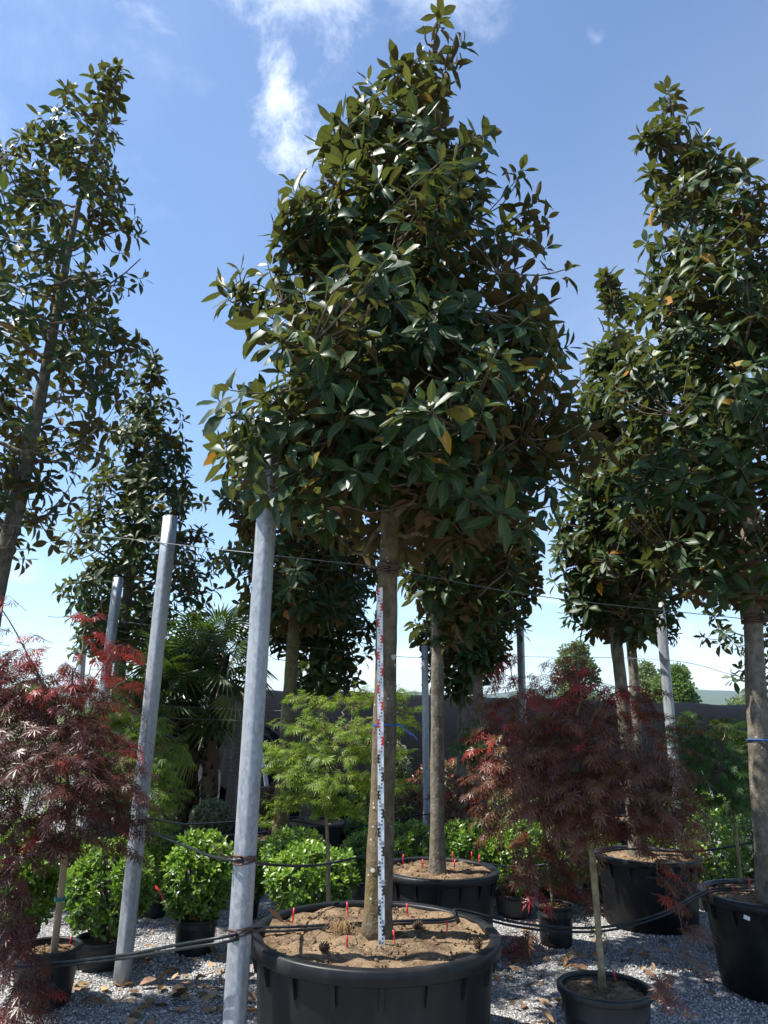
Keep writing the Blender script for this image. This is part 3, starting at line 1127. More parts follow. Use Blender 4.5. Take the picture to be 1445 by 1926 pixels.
magnolia('magnolia in the big pot behind the crimson maple', 7.7,
         [(1200, 1602), (1170, 1300), (1155, 1150), (1150, 900), (1143, 515)], 0.57, 0.08, 0.06,
         [(1190, 1070, 1230), (1100, 1030, 1290), (1000, 1035, 1300), (900, 1050, 1290), (800, 1070, 1270), (700, 1080, 1240), (600, 1100, 1205), (520, 1120, 1165)],
         560, 0.15, 110, MAT['bark_grey'], GT, n_obj=200, shrink=18)
magnolia('second slim magnolia trunk close beside the one behind the crimson maple', 11.0,
         [(1203, 1540), (1194, 1300), (1185, 1150), (1180, 850)], 0.45, 0.085, 0.07,
         [(1190, 1120, 1290), (1100, 1095, 1300), (950, 1110, 1280), (800, 1150, 1250)],
         330, 0.16, 121, MAT['bark_grey'], GT, lo=True, shrink=14)
magnolia('magnolia with hanging low boughs behind the tagged pot', 10.0,
         [(1545, 1580), (1525, 1300), (1500, 1100), (1480, 800)], 0.45, 0.09, 0.07,
         [(1310, 1385, 1580), (1230, 1320, 1640), (1120, 1280, 1650), (950, 1280, 1650), (820, 1350, 1600)],
         260, 0.14, 132, MAT['bark_grey'], GT, lo=True, shrink=14)

# ------------------------------------------------------------------ pots


def soil_mesh(r, z, seed, dark=False, amp=0.026):
    rg = np.random.default_rng(seed)
    mb = MB()
    nr, ns = 14, 56
    V = [(0, 0, z + 0.012)]
    for i in range(1, nr + 1):
        q = i / nr
        for k in range(ns):
            a = k / ns * 2 * math.pi
            x, y = r * q * math.cos(a), r * q * math.sin(a)
            h = noise.noise(Vector((x * 9 + seed, y * 9, 1.5))) * amp + noise.noise(Vector((x * 27, y * 27 + seed, 4))) * amp * 0.6
            V.append((x, y, z + h + 0.012 * (1 - q * q)))
    F = [(0, 1 + k, 1 + (k + 1) % ns) for k in range(ns)]
    for i in range(nr - 1):
        a, b_ = 1 + i * ns, 1 + (i + 1) * ns
        F += [(a + k, b_ + k, b_ + (k + 1) % ns, a + (k + 1) % ns) for k in range(ns)]
    mb.faces(V, F)
    # crumbs and chips
    base = np.array([(1, 0, 0), (-1, .1, 0), (0, 1, 0), (0, -1, 0), (0, 0, .7), (0, 0, -.7)], float)
    tri = np.array([(0, 2, 4), (2, 1, 4), (1, 3, 4), (3, 0, 4), (2, 0, 5), (1, 2, 5), (3, 1, 5), (0, 3, 5)])
    n = int(900 * r)
    rr, th = r * 0.97 * np.sqrt(rg.random(n)), rg.random(n) * 6.283
    pos = np.stack([rr * np.cos(th), rr * np.sin(th), np.full(n, z + 0.012) + 0.012 * (1 - (rr / r) ** 2) - 0.006], 1)
    M = frames(pos, rg.normal(size=(n, 3)) * [1, 1, 0.4], rg.normal(size=(n, 3)) + [0, 0, 1], 0.004 + 0.008 * rg.random(n) ** 2)
    M[:, :3, 1] *= (1 + 1.8 * rg.random((n, 1)) ** 3)
    mb.insts((base, tri.ravel(), np.full(8, 3), np.ones(6)), M, rg.random(n))
    return mb.mesh('soil', MAT['soil_dark'] if dark else MAT['soil'])


def pot(center, Ro, H, label, group, seed=0, taper=0.90, ribs=0, lip=0.05, small=False, soil_drop=0.03, dark=False, sides=64):
    """round plastic nursery pot standing at ground level; Ro = outer rim radius"""
    x, y = center[0], center[1]
    root = empty('plant_pot', (x, y, 0), label, 'pot', group)
    mat = MAT['pot_small'] if small else MAT['pot']
    wt = 0.012 if small else 0.018
    lw = 0.016 if small else 0.042                                   # how far the lip stands out
    Rw = Ro - lw
    Rb = Ro * taper - lw
    zl = H - lip
    mb = MB()
    pr = [(0.001, 0.004), (Rb - 0.02, 0.004), (Rb, 0.016), (Rb + (Rw - Rb) * 0.35, H * 0.35), (Rb + (Rw - Rb) * 0.7, H * 0.7)]
    if small:
        zb = H * 0.70
        pr = pr[:4] + [(Rb + (Rw - Rb) * 0.68, zb), (Rb + (Rw - Rb) * 0.7 + 0.006, zb + 0.008), (Rb + (Rw - Rb) * 0.78 + 0.006, zb + 0.022), (Rb + (Rw - Rb) * 0.8, zb + 0.03)]
    pr += [(Rw, zl + 0.004), (Rw, H - 0.012), (Rw - wt, H - 0.012), (Rw - wt, zl), (Rw - wt - 0.01, H * 0.55)]
    mb.lathe(pr, sides)
    link('body', mb.mesh('body', mat), root)
    mb = MB()
    a, b_ = Rw - wt - 0.003, Ro
    e = 0.008 if not small else 0.005
    mb.lathe([(Rw + 0.001, zl), (b_ - e, zl), (b_, zl + e), (b_, H - e), (b_ - e, H), (a + e, H), (a, H - e), (a, H - lip * 0.6), (Rw + 0.001, H - lip * 0.6)], sides, close=True)
    link('rim', mb.mesh('rim', mat), root)
    link('soil', soil_mesh(Rw - wt - 0.001, H - soil_drop, seed + 3, dark), root)
    if ribs:
        rm = MB()
        hh = 0.11
        V = []
        for s in (-0.011, 0.011):
            V += [(0, s, -hh), (0, s, 0), (lw - 0.006, s, 0), (lw - 0.010, s, -0.03), (0.014, s, -hh)]
        F = [(0, 1, 2, 3, 4)[::-1], (5, 6, 7, 8, 9)]
        F += [(i, (i + 1) % 5, (i + 1) % 5 + 5, i + 5) for i in range(5)]
        rm.faces(V, F)
        rme = rm.mesh('rib', mat, smooth=False)
        slope = (Rw - Rb) * (hh / H)
        for k in range(ribs):
            o = link('rib', rme, root)
            an = k / ribs * 2 * math.pi + 0.13 + seed * 0.1
            o.rotation_euler = (0, 0, an)
            rr = Rw - slope - 0.004
            o.location = (rr * math.cos(an), rr * math.sin(an), zl + 0.001)
    return root


def px_r(width_px, p):
    return width_px / 2 * project(np.array([tuple(p)]))[0, 2] / FPX


GP = 'large black pots of the magnolias'
c_main = at_z(706, 1749, 0.64)
R_main = px_r(468, c_main)
pot(c_main, R_main, 0.64, 'largest black pot, ribbed under its wide rim, holding the measured magnolia', GP, 1, 0.945, 18, 0.075)
c_p2 = at_z(824, 1632, 0.62)
pot(c_p2, px_r(228, c_p2), 0.62, 'black pot of red pegs behind the largest pot', GP, 2, 0.95, 16, 0.055)
c_p3 = at_z(1217, 1606, 0.60)
pot(c_p3, px_r(194, c_p3), 0.60, 'black pot half hidden by the weeping crimson maple', GP, 3, 0.93, 14, 0.05)
c_p4 = at_z(1452, 1680, 0.63)
R_p4 = px_r(262, c_p4)
pot(c_p4, R_p4, 0.63, 'dusty black pot with a white tag under its rim', GP, 4, 0.86, 14, 0.06)
c_p5 = at_z(534, 1573, 0.50)
pot(c_p5, px_r(150, c_p5), 0.50, 'black pot of the moss-trunked magnolia', GP, 5, 0.92, 0, 0.05)
c_p6 = at_z(580, 1544, 0.50)
pot(c_p6, px_r(140, c_p6), 0.50, 'grey-black pot of the thin magnolia behind the green maple', GP, 6, 0.90, 0, 0.05)
c_p7 = at_z(884, 1541, 0.54)
pot(c_p7, px_r(128, c_p7), 0.54, 'black pot of the pale-trunked magnolia, small maple leaves hanging before it', GP, 7, 0.92, 0, 0.05)
c_p8 = at_z(908, 1566, 0.45)
pot(c_p8, px_r(120, c_p8), 0.45, 'low black pot of the dark-trunked magnolia behind the shrub row', GP, 8, 0.92, 0, 0.04)
for (px, D_, lb) in ((-90, 8.2, 'black pot at the foot of the tall sparse magnolia'), (212, 11.0, 'black pot of the slim magnolia behind the posts'),
                     (1203, 11.0, 'black pot of the second slim magnolia trunk'), (1545, 10.0, 'black pot of the magnolia with hanging low boughs')):
    q = at_y(px, 1560, D_)
    if px == -90:
        q = Vector((at_y(-100, 1640, 8.2).x, 8.2, 0))
    pot(q, 0.48, 0.5, lb, GP, 9, 0.92, 0, 0.05)
GS = 'small dark pots of the maples'
c_s1 = at_z(1137, 1853, 0.45)
pot(c_s1, px_r(176, c_s1), 0.45, 'small dark grey pot with banded side under the crimson maple', GS, 11, 0.80, 0, 0.035, True, 0.045)
c_s2 = at_z(92, 1778, 0.34)
pot(c_s2, px_r(124, c_s2), 0.34, 'small dark pot with a wooden stake, under the purple maple', GS, 12, 0.86, 0, 0.022, True, 0.05, True)
c_s3 = at_z(1044, 1700, 0.32)
pot(c_s3, px_r(74, c_s3), 0.32, 'little dark pot among hanging reddish leaves behind the hose', GS, 13, 0.86, 0, 0.02, True, 0.03, True)

# ------------------------------------------------------------------ maples


def blobs_px(lst, s=1.0):
    out = []
    for b in lst:
        px, py, D, rx, ry = b[:5]
        c = np.array(at_y(px, py, D))
        dep = project(np.array([c]))[0, 2]
        rxm, rym = rx * dep / FPX * s, ry * dep / FPX * s
        ryd = b[6] if len(b) > 6 else 1.0
        out.append((c, np.array([rxm, rxm * 0.85 * ryd, rym]), b[5] if len(b) > 5 else 0.0))
    return out


def maple(label, stem_px, D, base_z, stem_r, blobs, density, leaf, seed, kind, group, n_obj=0, tone=(0.0, 0.8), droop=0.9, lo=False, mat=None, stake=False, leaves=(5, 9), stem_top=None):
    """blobs: (centre px, py, distance, rx px, ry px, red share, depth factor)"""
    rg = np.random.default_rng(seed)
    st = [at_y(px, py, D) for px, py in stem_px]
    d0 = st[1] - st[0]
    st[0] = st[0] + d0 * ((base_z - 0.02 - st[0].z) / d0.z)
    base = np.array(st[0])
    SP = curve_pts(st, 14)
    tb = MB()
    tb.tube(SP, np.linspace(stem_r, stem_r * 0.62, 14) * (1 + 0.06 * rg.normal(size=14)), 9)
    graft = SP[-1]
    BL = blobs_px(blobs)
    cb = MB()
    pos, dr, nn, sz, rn = [], [], [], [], []
    allc = np.array([b[0] for b in BL])
    cen = allc.mean(0)
    # limbs from the graft to each blob, fanning through the canopy
    limbs = []
    for c, r, red in BL:
        top = c + np.array([0, 0, 0.25 * r[2]])
        if c[2] < graft[2] - 0.12:          # weeping tip: hangs from the blob above it
            hi = [b2[0] for b2 in BL if b2[0][2] > c[2] + 0.06]
            h0 = min(hi, key=lambda q_: np.linalg.norm((q_ - c) * [1, 1, 0.7]))
            pts = curve_pts([h0, (h0 + top) / 2 + [0.02, 0, 0.05], c - [0, 0, 0.5 * r[2]]], 8)
            cb.tube(pts, np.linspace(0.004, 0.0015, 8), 5, mi=1, cap=False)
            limbs.append(pts)
            continue
        mid = graft * 0.45 + top * 0.55 + np.array([0, 0, 0.10 * np.linalg.norm(top - graft)])
        pts = curve_pts([graft - [0, 0, 0.02], mid, top], 8)
        pts[1:-1] += rg.normal(size=(6, 3)) * 0.015
        tb.tube(pts, np.linspace(stem_r * 0.45, 0.004, 8), 6, cap=False)
        limbs.append(pts)
    lim = np.concatenate(limbs)
    for (c, r, red) in BL:
        area = (r[0] * r[1] * 2 + r[0] * r[2] + r[1] * r[2])
        n = max(4, int(density * area * (0.5 if red > 0.7 else 1.0)))
        for _ in range(n):
            v = nrm(rg.normal(size=3))
            q = rg.random() ** 0.38
            p = c + v * r * q * (1 + 0.08 * rg.normal())
            out = nrm((p - np.array([cen[0], cen[1], p[2]])) * [1, 1, 0] + rg.normal(size=3) * [0.06, 0.06, 0])
            # spray: a thin twig that leaves outward and droops
            ln = leaf * (1.6 + 1.6 * rg.random())
            d1 = nrm(out * 0.9 + v * 0.35 + np.array([0, 0, 0.22 - 0.25 * droop]) + rg.normal(size=3) * 0.22)
            p2 = p + d1 * ln * 0.55
            d2 = nrm(d1 + np.array([0, 0, -droop * 0.85]))
            p3 = p2 + d2 * ln * 0.5
            cb.tube([p - d1 * ln * 0.3, p2, p3], [0.0022, 0.0016, 0.0010], 3, mi=1, cap=False)
            if rg.random() < 0.14:
                k = np.argmin(((lim - p) ** 2).sum(1))
                md = (lim[k] + p) / 2 + np.array([0, 0, 0.05])
                cb.tube(curve_pts([lim[k], md, p], 5), np.linspace(0.0045, 0.002, 5), 4, mi=1, cap=False)
            nl = rg.integers(*leaves)
            t_ = tone[0] + (tone[1] - tone[0]) * rg.random()
            isred = rg.random() < red
            for j in range(nl):
                f = (j + 0.6) / nl
                b0 = p * (1 - f) ** 2 + 2 * p2 * f * (1 - f) + p3 * f * f
                side = nrm(np.cross(d1, [0, 0, 1.0])) * (1 if j % 2 else -1)
                d = nrm(d1 * 0.6 + side * 0.75 * (1 - f * 0.6) + np.array([0, 0, -droop * (0.35 + 0.6 * rg.random())]) + rg.normal(size=3) * 0.25)
                pos.append(b0 + rg.normal(size=3) * 0.004)
                dr.append(d)
                nn.append(np.array([0, 0, 1.0]) + out * 0.55 + rg.normal(size=3) * 0.35)
                sz.append(leaf * (0.7 + 0.55 * rg.random()))
                tt = t_ * 0.6 + 0.4 * (tone[0] + (tone[1] - tone[0]) * rg.random())
                if isred:
                    tt = 0.84 + 0.16 * rg.random()
                rn.append(tt)
    M = frames(np.array(pos), np.array(dr), np.array(nn), np.array(sz))
    tp = MAPLE_LO if lo else MAPLE_TPL
    tid = rg.integers(0, len(tp), len(M))
    rn = np.array(rn)
    root = empty('maple_tree', tuple(base), label, 'maple', group)
    lmat = mat or MAT[kind]
    kept = finish_leaves(cb, None, kind, tp, M, tid, rn, 0 if lo else n_obj, base, 0)
    link('trunk', tb.mesh('trunk', MAT['maple_stem'], off=base), root)
    crown = link('crown', cb.mesh('crown', [lmat, MAT['maple_twig']], attrs=True, off=base), root)
    crown['kind'] = 'stuff'
    leaf_objects(kept, kind, crown, base)
    return root


GM = 'cut-leaf maples between the magnolias'
D1 = c_s1.y
maple('dark crimson weeping maple in the small banded pot, broad domed crown', [(1133, 1850), (1117, 1640), (1100, 1500), (1092, 1400)], D1, 0.41, 0.021,
      [(1088, 1250, D1, 42, 40, 0.55), (1085, 1300, D1, 75, 40, 0.35), (1150, 1320, D1 + .1, 75, 42, 0.2), (1060, 1350, D1 - .1, 70, 42, 0.25), (1030, 1395, D1 - .1, 58, 45, 0.22), (1110, 1400, D1 - .15, 125, 65, 0.06),
       (1205, 1410, D1, 85, 60, 0.12), (1080, 1470, D1 - .2, 120, 70, 0.03), (1180, 1490, D1 - .15, 110, 75, 0.03), (1020, 1460, D1 - .1, 50, 50, 0.06),
       (1245, 1490, D1, 52, 58, 0.10), (1130, 1540, D1 - .1, 110, 40, 0.04), (1220, 1560, D1 - .1, 70, 40, 0.06), (1275, 1555, D1 + .05, 26, 32, 0.06), (1050, 1535, D1, 35, 30, 0.08),
       (1235, 1640, D1 - .1, 10, 40, 0.2, 2.0), (1262, 1690, D1, 22, 12, 0.15), (1295, 1625, D1, 20, 16, 0.1), (1290, 1770, D1 - .3, 16, 32, 0.05, 2.0), (1255, 1850, D1 - .5, 18, 22, 0.05, 2.0)],
      270, 0.060, 201, 'maple_red', GM, n_obj=300, tone=(0.08, 0.82), droop=0.8)
maple('second reddish weeping maple in the little dark pot, scarlet shoots on top', [(1040, 1692), (1028, 1600), (1012, 1480), (985, 1400)], c_s3.y, 0.29, 0.017,
      [(955, 1238, 6.7, 26, 30, 1.0), (975, 1300, 6.7, 40, 35, 0.6), (925, 1385, 6.6, 28, 32, 0.8), (965, 1350, 6.7, 45, 40, 0.25), (970, 1420, 6.6, 60, 50, 0.10),
       (945, 1480, 6.5, 48, 50, 0.10), (1005, 1490, 6.7, 50, 50, 0.08), (930, 1530, 6.5, 28, 35, 0.15), (1010, 1600, 6.7, 40, 40, 0.15), (985, 1655, 6.6, 30, 40, 0.3),
       (1060, 1640, 6.7, 40, 35, 0.15), (990, 1740, 6.6, 26, 36, 0.4), (1090, 1700, 6.6, 24, 40, 0.15), (1050, 1580, 6.8, 40, 35, 0.12)],
      200, 0.085, 202, 'maple_red', GM, n_obj=300, tone=(0.2, 0.78), droop=1.0)
DL = c_s2.y
maple('purple weeping maple with a wide skirt over the staked pot', [(104, 1772), (122, 1600), (128, 1480), (120, 1400)], DL, 0.30, 0.014,
      [(60, 1290, DL - .1, 100, 40, 0.22), (20, 1330, DL - .2, 90, 55, 0.06), (140, 1330, DL, 80, 45, 0.14), (70, 1390, DL - .3, 120, 60, 0.04), (-30, 1420, DL - .3, 90, 80, 0.02),
       (150, 1410, DL - .2, 90, 50, 0.05), (90, 1470, DL - .4, 130, 65, 0.02), (190, 1490, DL - .2, 70, 55, 0.03), (10, 1540, DL - .4, 80, 60, 0.03), (120, 1550, DL - .3, 80, 40, 0.03),
       (225, 1560, DL - .1, 40, 50, 0.08), (20, 1630, DL - .5, 45, 60, 0.02, 1.2), (25, 1720, DL - .5, 42, 60, 0.02, 1.2), (35, 1800, DL - .5, 42, 50, 0.03, 1.2), (55, 1880, DL - .5, 38, 45, 0.05, 1.2),
       (160, 1185, DL + .2, 22, 26, 1.0), (215, 1225, DL + .2, 48, 20, 1.0), (170, 1260, DL + .1, 50, 26, 0.9), (235, 1285, DL + .1, 32, 14, 1.0), (30, 1215, DL - .2, 70, 34, 0.75), (0, 1150, DL - .2, 40, 30, 0.8)],
      222, 0.072, 203, 'maple_red', GM, n_obj=300, tone=(0.0, 0.42), droop=0.85)
DG = 5.95
maple('fresh lime-green cut-leaf maple standing behind the largest pot', [(618, 1740), (617, 1600), (612, 1480), (625, 1400)], DG, 0.3, 0.016,
      [(592, 1322, DG, 36, 7, 0), (655, 1325, DG + .1, 48, 9, 0), (715, 1306, DG + .1, 52, 10, 0), (590, 1367, DG - .05, 50, 7, 0), (660, 1374, DG - .1, 80, 11, 0), (735, 1359, DG + .1, 40, 10, 0),
       (545, 1412, DG, 48, 8, 0), (610, 1421, DG - .15, 80, 10, 0), (690, 1415, DG - .1, 62, 10, 0), (560, 1450, DG - .1, 60, 7, 0), (640, 1468, DG - .2, 85, 9, 0), (700, 1477, DG - .1, 62, 9, 0),
       (600, 1501, DG - .1, 60, 7, 0), (668, 1521, DG - .1, 62, 7, 0), (545, 1519, DG - .05, 34, 6, 0), (516, 1551, DG - .1, 24, 5, 0), (760, 1337, DG + .05, 16, 5, 0)],
      330, 0.054, 204, 'maple_green', GM, n_obj=300, tone=(0.15, 0.97), droop=0.30)
maple('bright green cut-leaf maple tucked behind the purple one', [(252, 1700), (250, 1560), (246, 1470), (240, 1400)], 7.7, 0.3, 0.018,
      [(205, 1345, 7.7, 48, 18, 0), (255, 1362, 7.6, 55, 20, 0), (215, 1395, 7.5, 70, 24, 0), (285, 1405, 7.6, 45, 22, 0), (240, 1440, 7.4, 80, 26, 0), (295, 1450, 7.5, 40, 24, 0),
       (270, 1490, 7.4, 62, 26, 0), (290, 1530, 7.5, 36, 20, 0), (220, 1500, 7.4, 50, 26, 0)],
      290, 0.068, 205, 'maple_green', GM, n_obj=150, tone=(0.0, 0.85), droop=0.6)
maple('deep green cut-leaf maple between the crimson maple and the tagged pot', [(1394, 1662), (1386, 1580), (1376, 1490), (1365, 1430)], 7.0, 0.25, 0.015,
      [(1310, 1370, 7.1, 48, 22, 0), (1365, 1375, 7.1, 48, 20, 0), (1330, 1415, 7.0, 60, 26, 0), (1400, 1410, 7.0, 42, 24, 0), (1350, 1455, 6.9, 70, 26, 0), (1410, 1460, 7.0, 36, 26, 0),
       (1380, 1500, 6.9, 55, 24, 0), (1320, 1500, 7.0, 40, 22, 0)],
      320, 0.064, 206, 'maple_green', GM, n_obj=0, tone=(0.0, 0.75), droop=0.6, mat=MAT['maple_deep'])
maple('tiny green maple tuft before the dark-trunked magnolia', [(906, 1620), (905, 1520), (903, 1440), (902, 1410)], 8.6, 0.25, 0.012,
      [(900, 1380, 8.6, 20, 14, 0), (892, 1402, 8.5, 26, 16, 0), (915, 1412, 8.6, 22, 16, 0), (905, 1432, 8.6, 18, 12, 0)],
      500, 0.065, 207, 'maple_green', GM, tone=(0.0, 0.8), droop=0.6, lo=True, mat=MAT['maple_deep'])
maple('small rosy weeping maple before the pale-trunked magnolia pot', [(872, 1640), (870, 1560), (868, 1500), (868, 1470)], 8.8, 0.25, 0.012,
      [(868, 1478, 8.8, 26, 16, 0.1), (850, 1502, 8.7, 20, 22, 0.1), (888, 1502, 8.8, 20, 22, 0.15), (866, 1530, 8.7, 24, 16, 0.3)],
      220, 0.10, 208, 'maple_red', GM, tone=(0.35, 0.72), droop=1.1, lo=True)

# hidden pots of the maples that stand behind others
for (px, D_, lb) in ((618, 5.95, 'dark pot of the lime-green maple behind the largest pot'), (252, 7.7, 'dark pot of the bright green maple behind the shrub'),
                     (1394, 7.0, 'dark pot of the deep green maple behind the tagged pot'), (906, 8.6, 'dark pot of the tiny green maple behind the shrub row'),
                     (872, 8.8, 'dark pot of the small rosy maple behind the shrub row')):
    q = at_y(px, 1680, D_)
    pot(q, 0.19, 0.3, lb, GS, int(px), 0.86, 0, 0.02, True, 0.03, True, 40)

# wooden stake of the purple maple
m = MB()
a, b_ = at_y(104, 1772, DL - 0.012), at_y(134, 1500, DL - 0.012)
a = Vector((a.x, a.y, 0.24))
m.tube(curve_pts([a, (a + b_) / 2 + Vector((0.004, 0, 0)), b_], 12), [0.024, 0.025, 0.023, 0.024, 0.022, 0.023, 0.022, 0.022, 0.021, 0.021, 0.02, 0.02], 7)
tag(link('wooden_stake', m.mesh('wooden_stake', MAT['wood'])), 'pale wooden stake stuck in the pot of the purple maple', 'stake')
for py in (1588, 1692):
    q = at_y(104 + (1772 - py) * 0.105, py, DL - 0.012)
    m = MB()
    for k in range(3):
        m.tube([q + Vector((0.031 * math.cos(t), 0.031 * math.sin(t), 0.007 * k + 0.004 * math.sin(t))) for t in np.linspace(0, 6.28, 14)], 0.0045, 5)
    m.tube([q + Vector((0.03, -0.01, 0)), q + Vector((0.055, -0.02, 0.012))], 0.004, 5)
    tag(link('plant_tie', m.mesh('plant_tie', MAT['teal'])), 'teal plastic tie around the wooden stake, %s' % ('high up under the purple leaves' if py == 1588 else 'low above the pot'), 'tie')

# ------------------------------------------------------------------ shrubs in pots


def shrub(label, px, py, D, rx, ry, seed, mat, leaf=0.065, n=330, n_obj=0, lo=False, potted=True, group='clipped round shrubs in pots', pot_label=None, pot_r=None, nl=(5, 9)):
    rg = np.random.default_rng(seed)
    c = np.array(at_y(px, py, D))
    dep = project(np.array([c]))[0, 2]
    r = np.array([rx * dep / FPX, rx * dep / FPX * 0.95, ry * dep / FPX])
    cb = MB()
    pos, dr, nn, sz, rn = [], [], [], [], []
    ga = 2.39996
    for i in range(n):
        zz = 1 - 1.86 * (i + 0.5) / n
        th = i * ga + rg.normal() * 0.2
        h = math.sqrt(max(0, 1 - zz * zz))
        v = np.array([h * math.cos(th), h * math.sin(th), zz])
        lump = 1 + 0.10 * noise.noise(Vector(v) * 2.4 + Vector((seed, 0, 0))) + 0.06 * rg.normal()
        q = lump * (1.0 if rg.random() < 0.78 else 0.6 + 0.35 * rg.random())
        p = c + r * v * q * 0.93
        axis = nrm(v / r * r.mean() * 0.7 + np.array([0, 0, 0.45]) + rg.normal(size=3) * 0.25)
        a1 = nrm(np.cross(axis, [0.3, 0.21, 0.93]))
        a2 = np.cross(axis, a1)
        cb.tube([p - axis * leaf * 1.8, p], [0.003, 0.0018], 3, mi=1, cap=False)
        k_ = rg.integers(*nl)
        ph = rg.random() * 6.28
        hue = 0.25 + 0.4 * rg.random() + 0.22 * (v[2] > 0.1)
        for j in range(k_):
            f = j / k_
            az = ph + j * ga
            pol = R(22) + R(66) * f + rg.normal() * 0.15
            sdv = a1 * math.cos(az) + a2 * math.sin(az)
            d = axis * math.cos(pol) + sdv * math.sin(pol)
            pos.append(p - axis * leaf * 0.7 * f)
            dr.append(d)
            nn.append(axis * math.sin(pol) - sdv * math.cos(pol) + rg.normal(size=3) * 0.25)
            sz.append(leaf * (0.6 + 0.55 * f + 0.2 * rg.random()))
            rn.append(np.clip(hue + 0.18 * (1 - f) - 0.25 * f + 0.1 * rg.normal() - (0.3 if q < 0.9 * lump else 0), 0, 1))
    # inner branch work so that the ball is not hollow
    base = np.array([c[0], c[1], 0.16 if potted else 0.0])
    for k in range(14):
        v = nrm(rg.normal(size=3) + [0, 0, 0.6])
        e = c + r * v * 0.85
        cb.tube(curve_pts([base, (base + e) / 2 + rg.normal(size=3) * 0.03, e], 5), np.linspace(0.011, 0.004, 5), 5, mi=1, cap=False)
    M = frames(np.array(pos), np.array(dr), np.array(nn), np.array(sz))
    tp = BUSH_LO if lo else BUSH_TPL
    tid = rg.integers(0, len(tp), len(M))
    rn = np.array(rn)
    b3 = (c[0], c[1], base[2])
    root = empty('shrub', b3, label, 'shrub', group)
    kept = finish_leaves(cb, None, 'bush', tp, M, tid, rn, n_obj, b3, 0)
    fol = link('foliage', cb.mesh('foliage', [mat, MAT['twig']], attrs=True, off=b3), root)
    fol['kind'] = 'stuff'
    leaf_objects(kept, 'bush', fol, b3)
    if potted:
        pot((c[0], c[1]), pot_r or r[0] * 0.62, 0.20 if c[2] - r[2] < 0.2 else min(0.3, c[2] - r[2] + 0.06), pot_label or ('black tub under the ' + label.split(' shrub')[0] + ' shrub'),
            'tubs of the round shrubs', seed, 0.88, 0, 0.022, True, 0.03, True, 40)
    return root


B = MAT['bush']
shrub('glossy bright green round shrub left against the thickest post', 376, 1648, 6.55, 68, 82, 301, B, 0.062, 430, 300,
      pot_label='black tub of the bright round shrub beside the thickest post')
shrub('wide bright green shrub behind the largest pot', 588, 1652, 6.6, 88, 62, 302, B, 0.062, 470, 300, pot_label='black tub of the wide shrub behind the largest pot')
shrub('dark green shrub shaded by the purple maple, beside a leaning post', 205, 1668, 6.2, 82, 84, 303, B, 0.062, 460, 300, pot_label='black tub of the shaded shrub beside the leaning post')
shrub('upright-leaved green shrub behind the staked pot', 40, 1655, 6.3, 72, 96, 304, B, 0.07, 420, 200, pot_label='black tub of the shrub behind the staked pot')
for i, (px, py, D_, rx, ry, lb) in enumerate([
        (555, 1605, 7.4, 62, 44, 'low green shrub peeping over the wide bright one'), (300, 1630, 7.6, 40, 56, 'green shrub between two leaning steel posts'),
        (775, 1602, 8.2, 56, 54, 'green shrub left of the straight speckled trunk'), (880, 1598, 8.0, 58, 56, 'pale-tipped shrub right of the straight speckled trunk'),
        (965, 1608, 7.9, 62, 70, 'leafy green shrub beside the rim of the pegged pot'), (1045, 1612, 8.2, 64, 64, 'green shrub behind the little dark pot'),
        (1120, 1615, 8.6, 50, 50, 'green shrub hidden behind the crimson maple stem'), (1340, 1600, 8.2, 66, 66, 'green shrub beside the steel post behind the crimson maple'),
        (1430, 1592, 8.4, 64, 62, 'green shrub above the rim of the tagged pot'), (1265, 1580, 9.0, 50, 46, 'green shrub at the foot of a steel post'),
        (690, 1610, 8.4, 50, 44, 'green shrub glimpsed behind the measured trunk'), (470, 1640, 7.6, 40, 54, 'green shrub glimpsed right of the thickest post'),
        (130, 1620, 7.9, 54, 54, 'green shrub behind the wooden stake'), (40, 1590, 9.0, 56, 50, 'green shrub in deep shade behind the purple maple')]):
    shrub(lb, px, py, D_, rx, ry, 320 + i, B, 0.066, 280, 0, lo=True, pot_label='black tub under the ' + lb)
shrub('greyish clipped ball beside the palm trunks', 398, 1540, 9.2, 40, 36, 351, MAT['variegated'], 0.045, 420, lo=True, pot_label='tub of the greyish ball beside the palm trunks')
shrub('smaller greyish ball behind the leaning post', 302, 1556, 9.0, 30, 34, 352, MAT['variegated'], 0.045, 300, lo=True, pot_label='tub of the smaller greyish ball')
for i, (px, py, D_, rx, ry, mt, lb) in enumerate([
        (782, 1515, 11.2, 42, 52, 'photinia', 'coppery red-leaved shrub beside the round steel post'), (512, 1520, 11.3, 34, 42, 'photinia', 'rusty red shrub left of the moss-trunked magnolia'),
        (745, 1460, 12.2, 30, 60, 'variegated', 'pale climbing shrub behind the measured trunk'), (960, 1530, 11.6, 56, 44, 'bush', 'dark green shrub before the shade tunnel'),
        (840, 1470, 12.4, 60, 44, 'photinia', 'dull red shrub along the foot of the shade tunnel'), (1430, 1530, 11.4, 60, 44, 'variegated', 'small grey-green shrub far behind the tagged pot'),
        (1320, 1530, 12.0, 60, 40, 'bush', 'low dark shrub behind the deep green maple'), (640, 1520, 11.8, 50, 44, 'bush', 'dark shrub behind the lime-green maple'),
        (1090, 1540, 11.6, 60, 42, 'bush', 'dark shrub far behind the crimson maple'), (215, 1540, 11.8, 60, 46, 'bush', 'dark shrub behind the bright green maple'),
        (40, 1500, 11.5, 90, 60, 'bush', 'broad dark shrub far behind the purple maple'), (700, 1560, 10.6, 50, 36, 'bush', 'shaded low shrub far behind the measured trunk')]):
    shrub(lb, px, py, D_, rx, ry, 360 + i, MAT[mt], 0.075, 225, 0, lo=True, potted=False, group='background shrubs before the shade tunnel')

# ------------------------------------------------------------------ palms


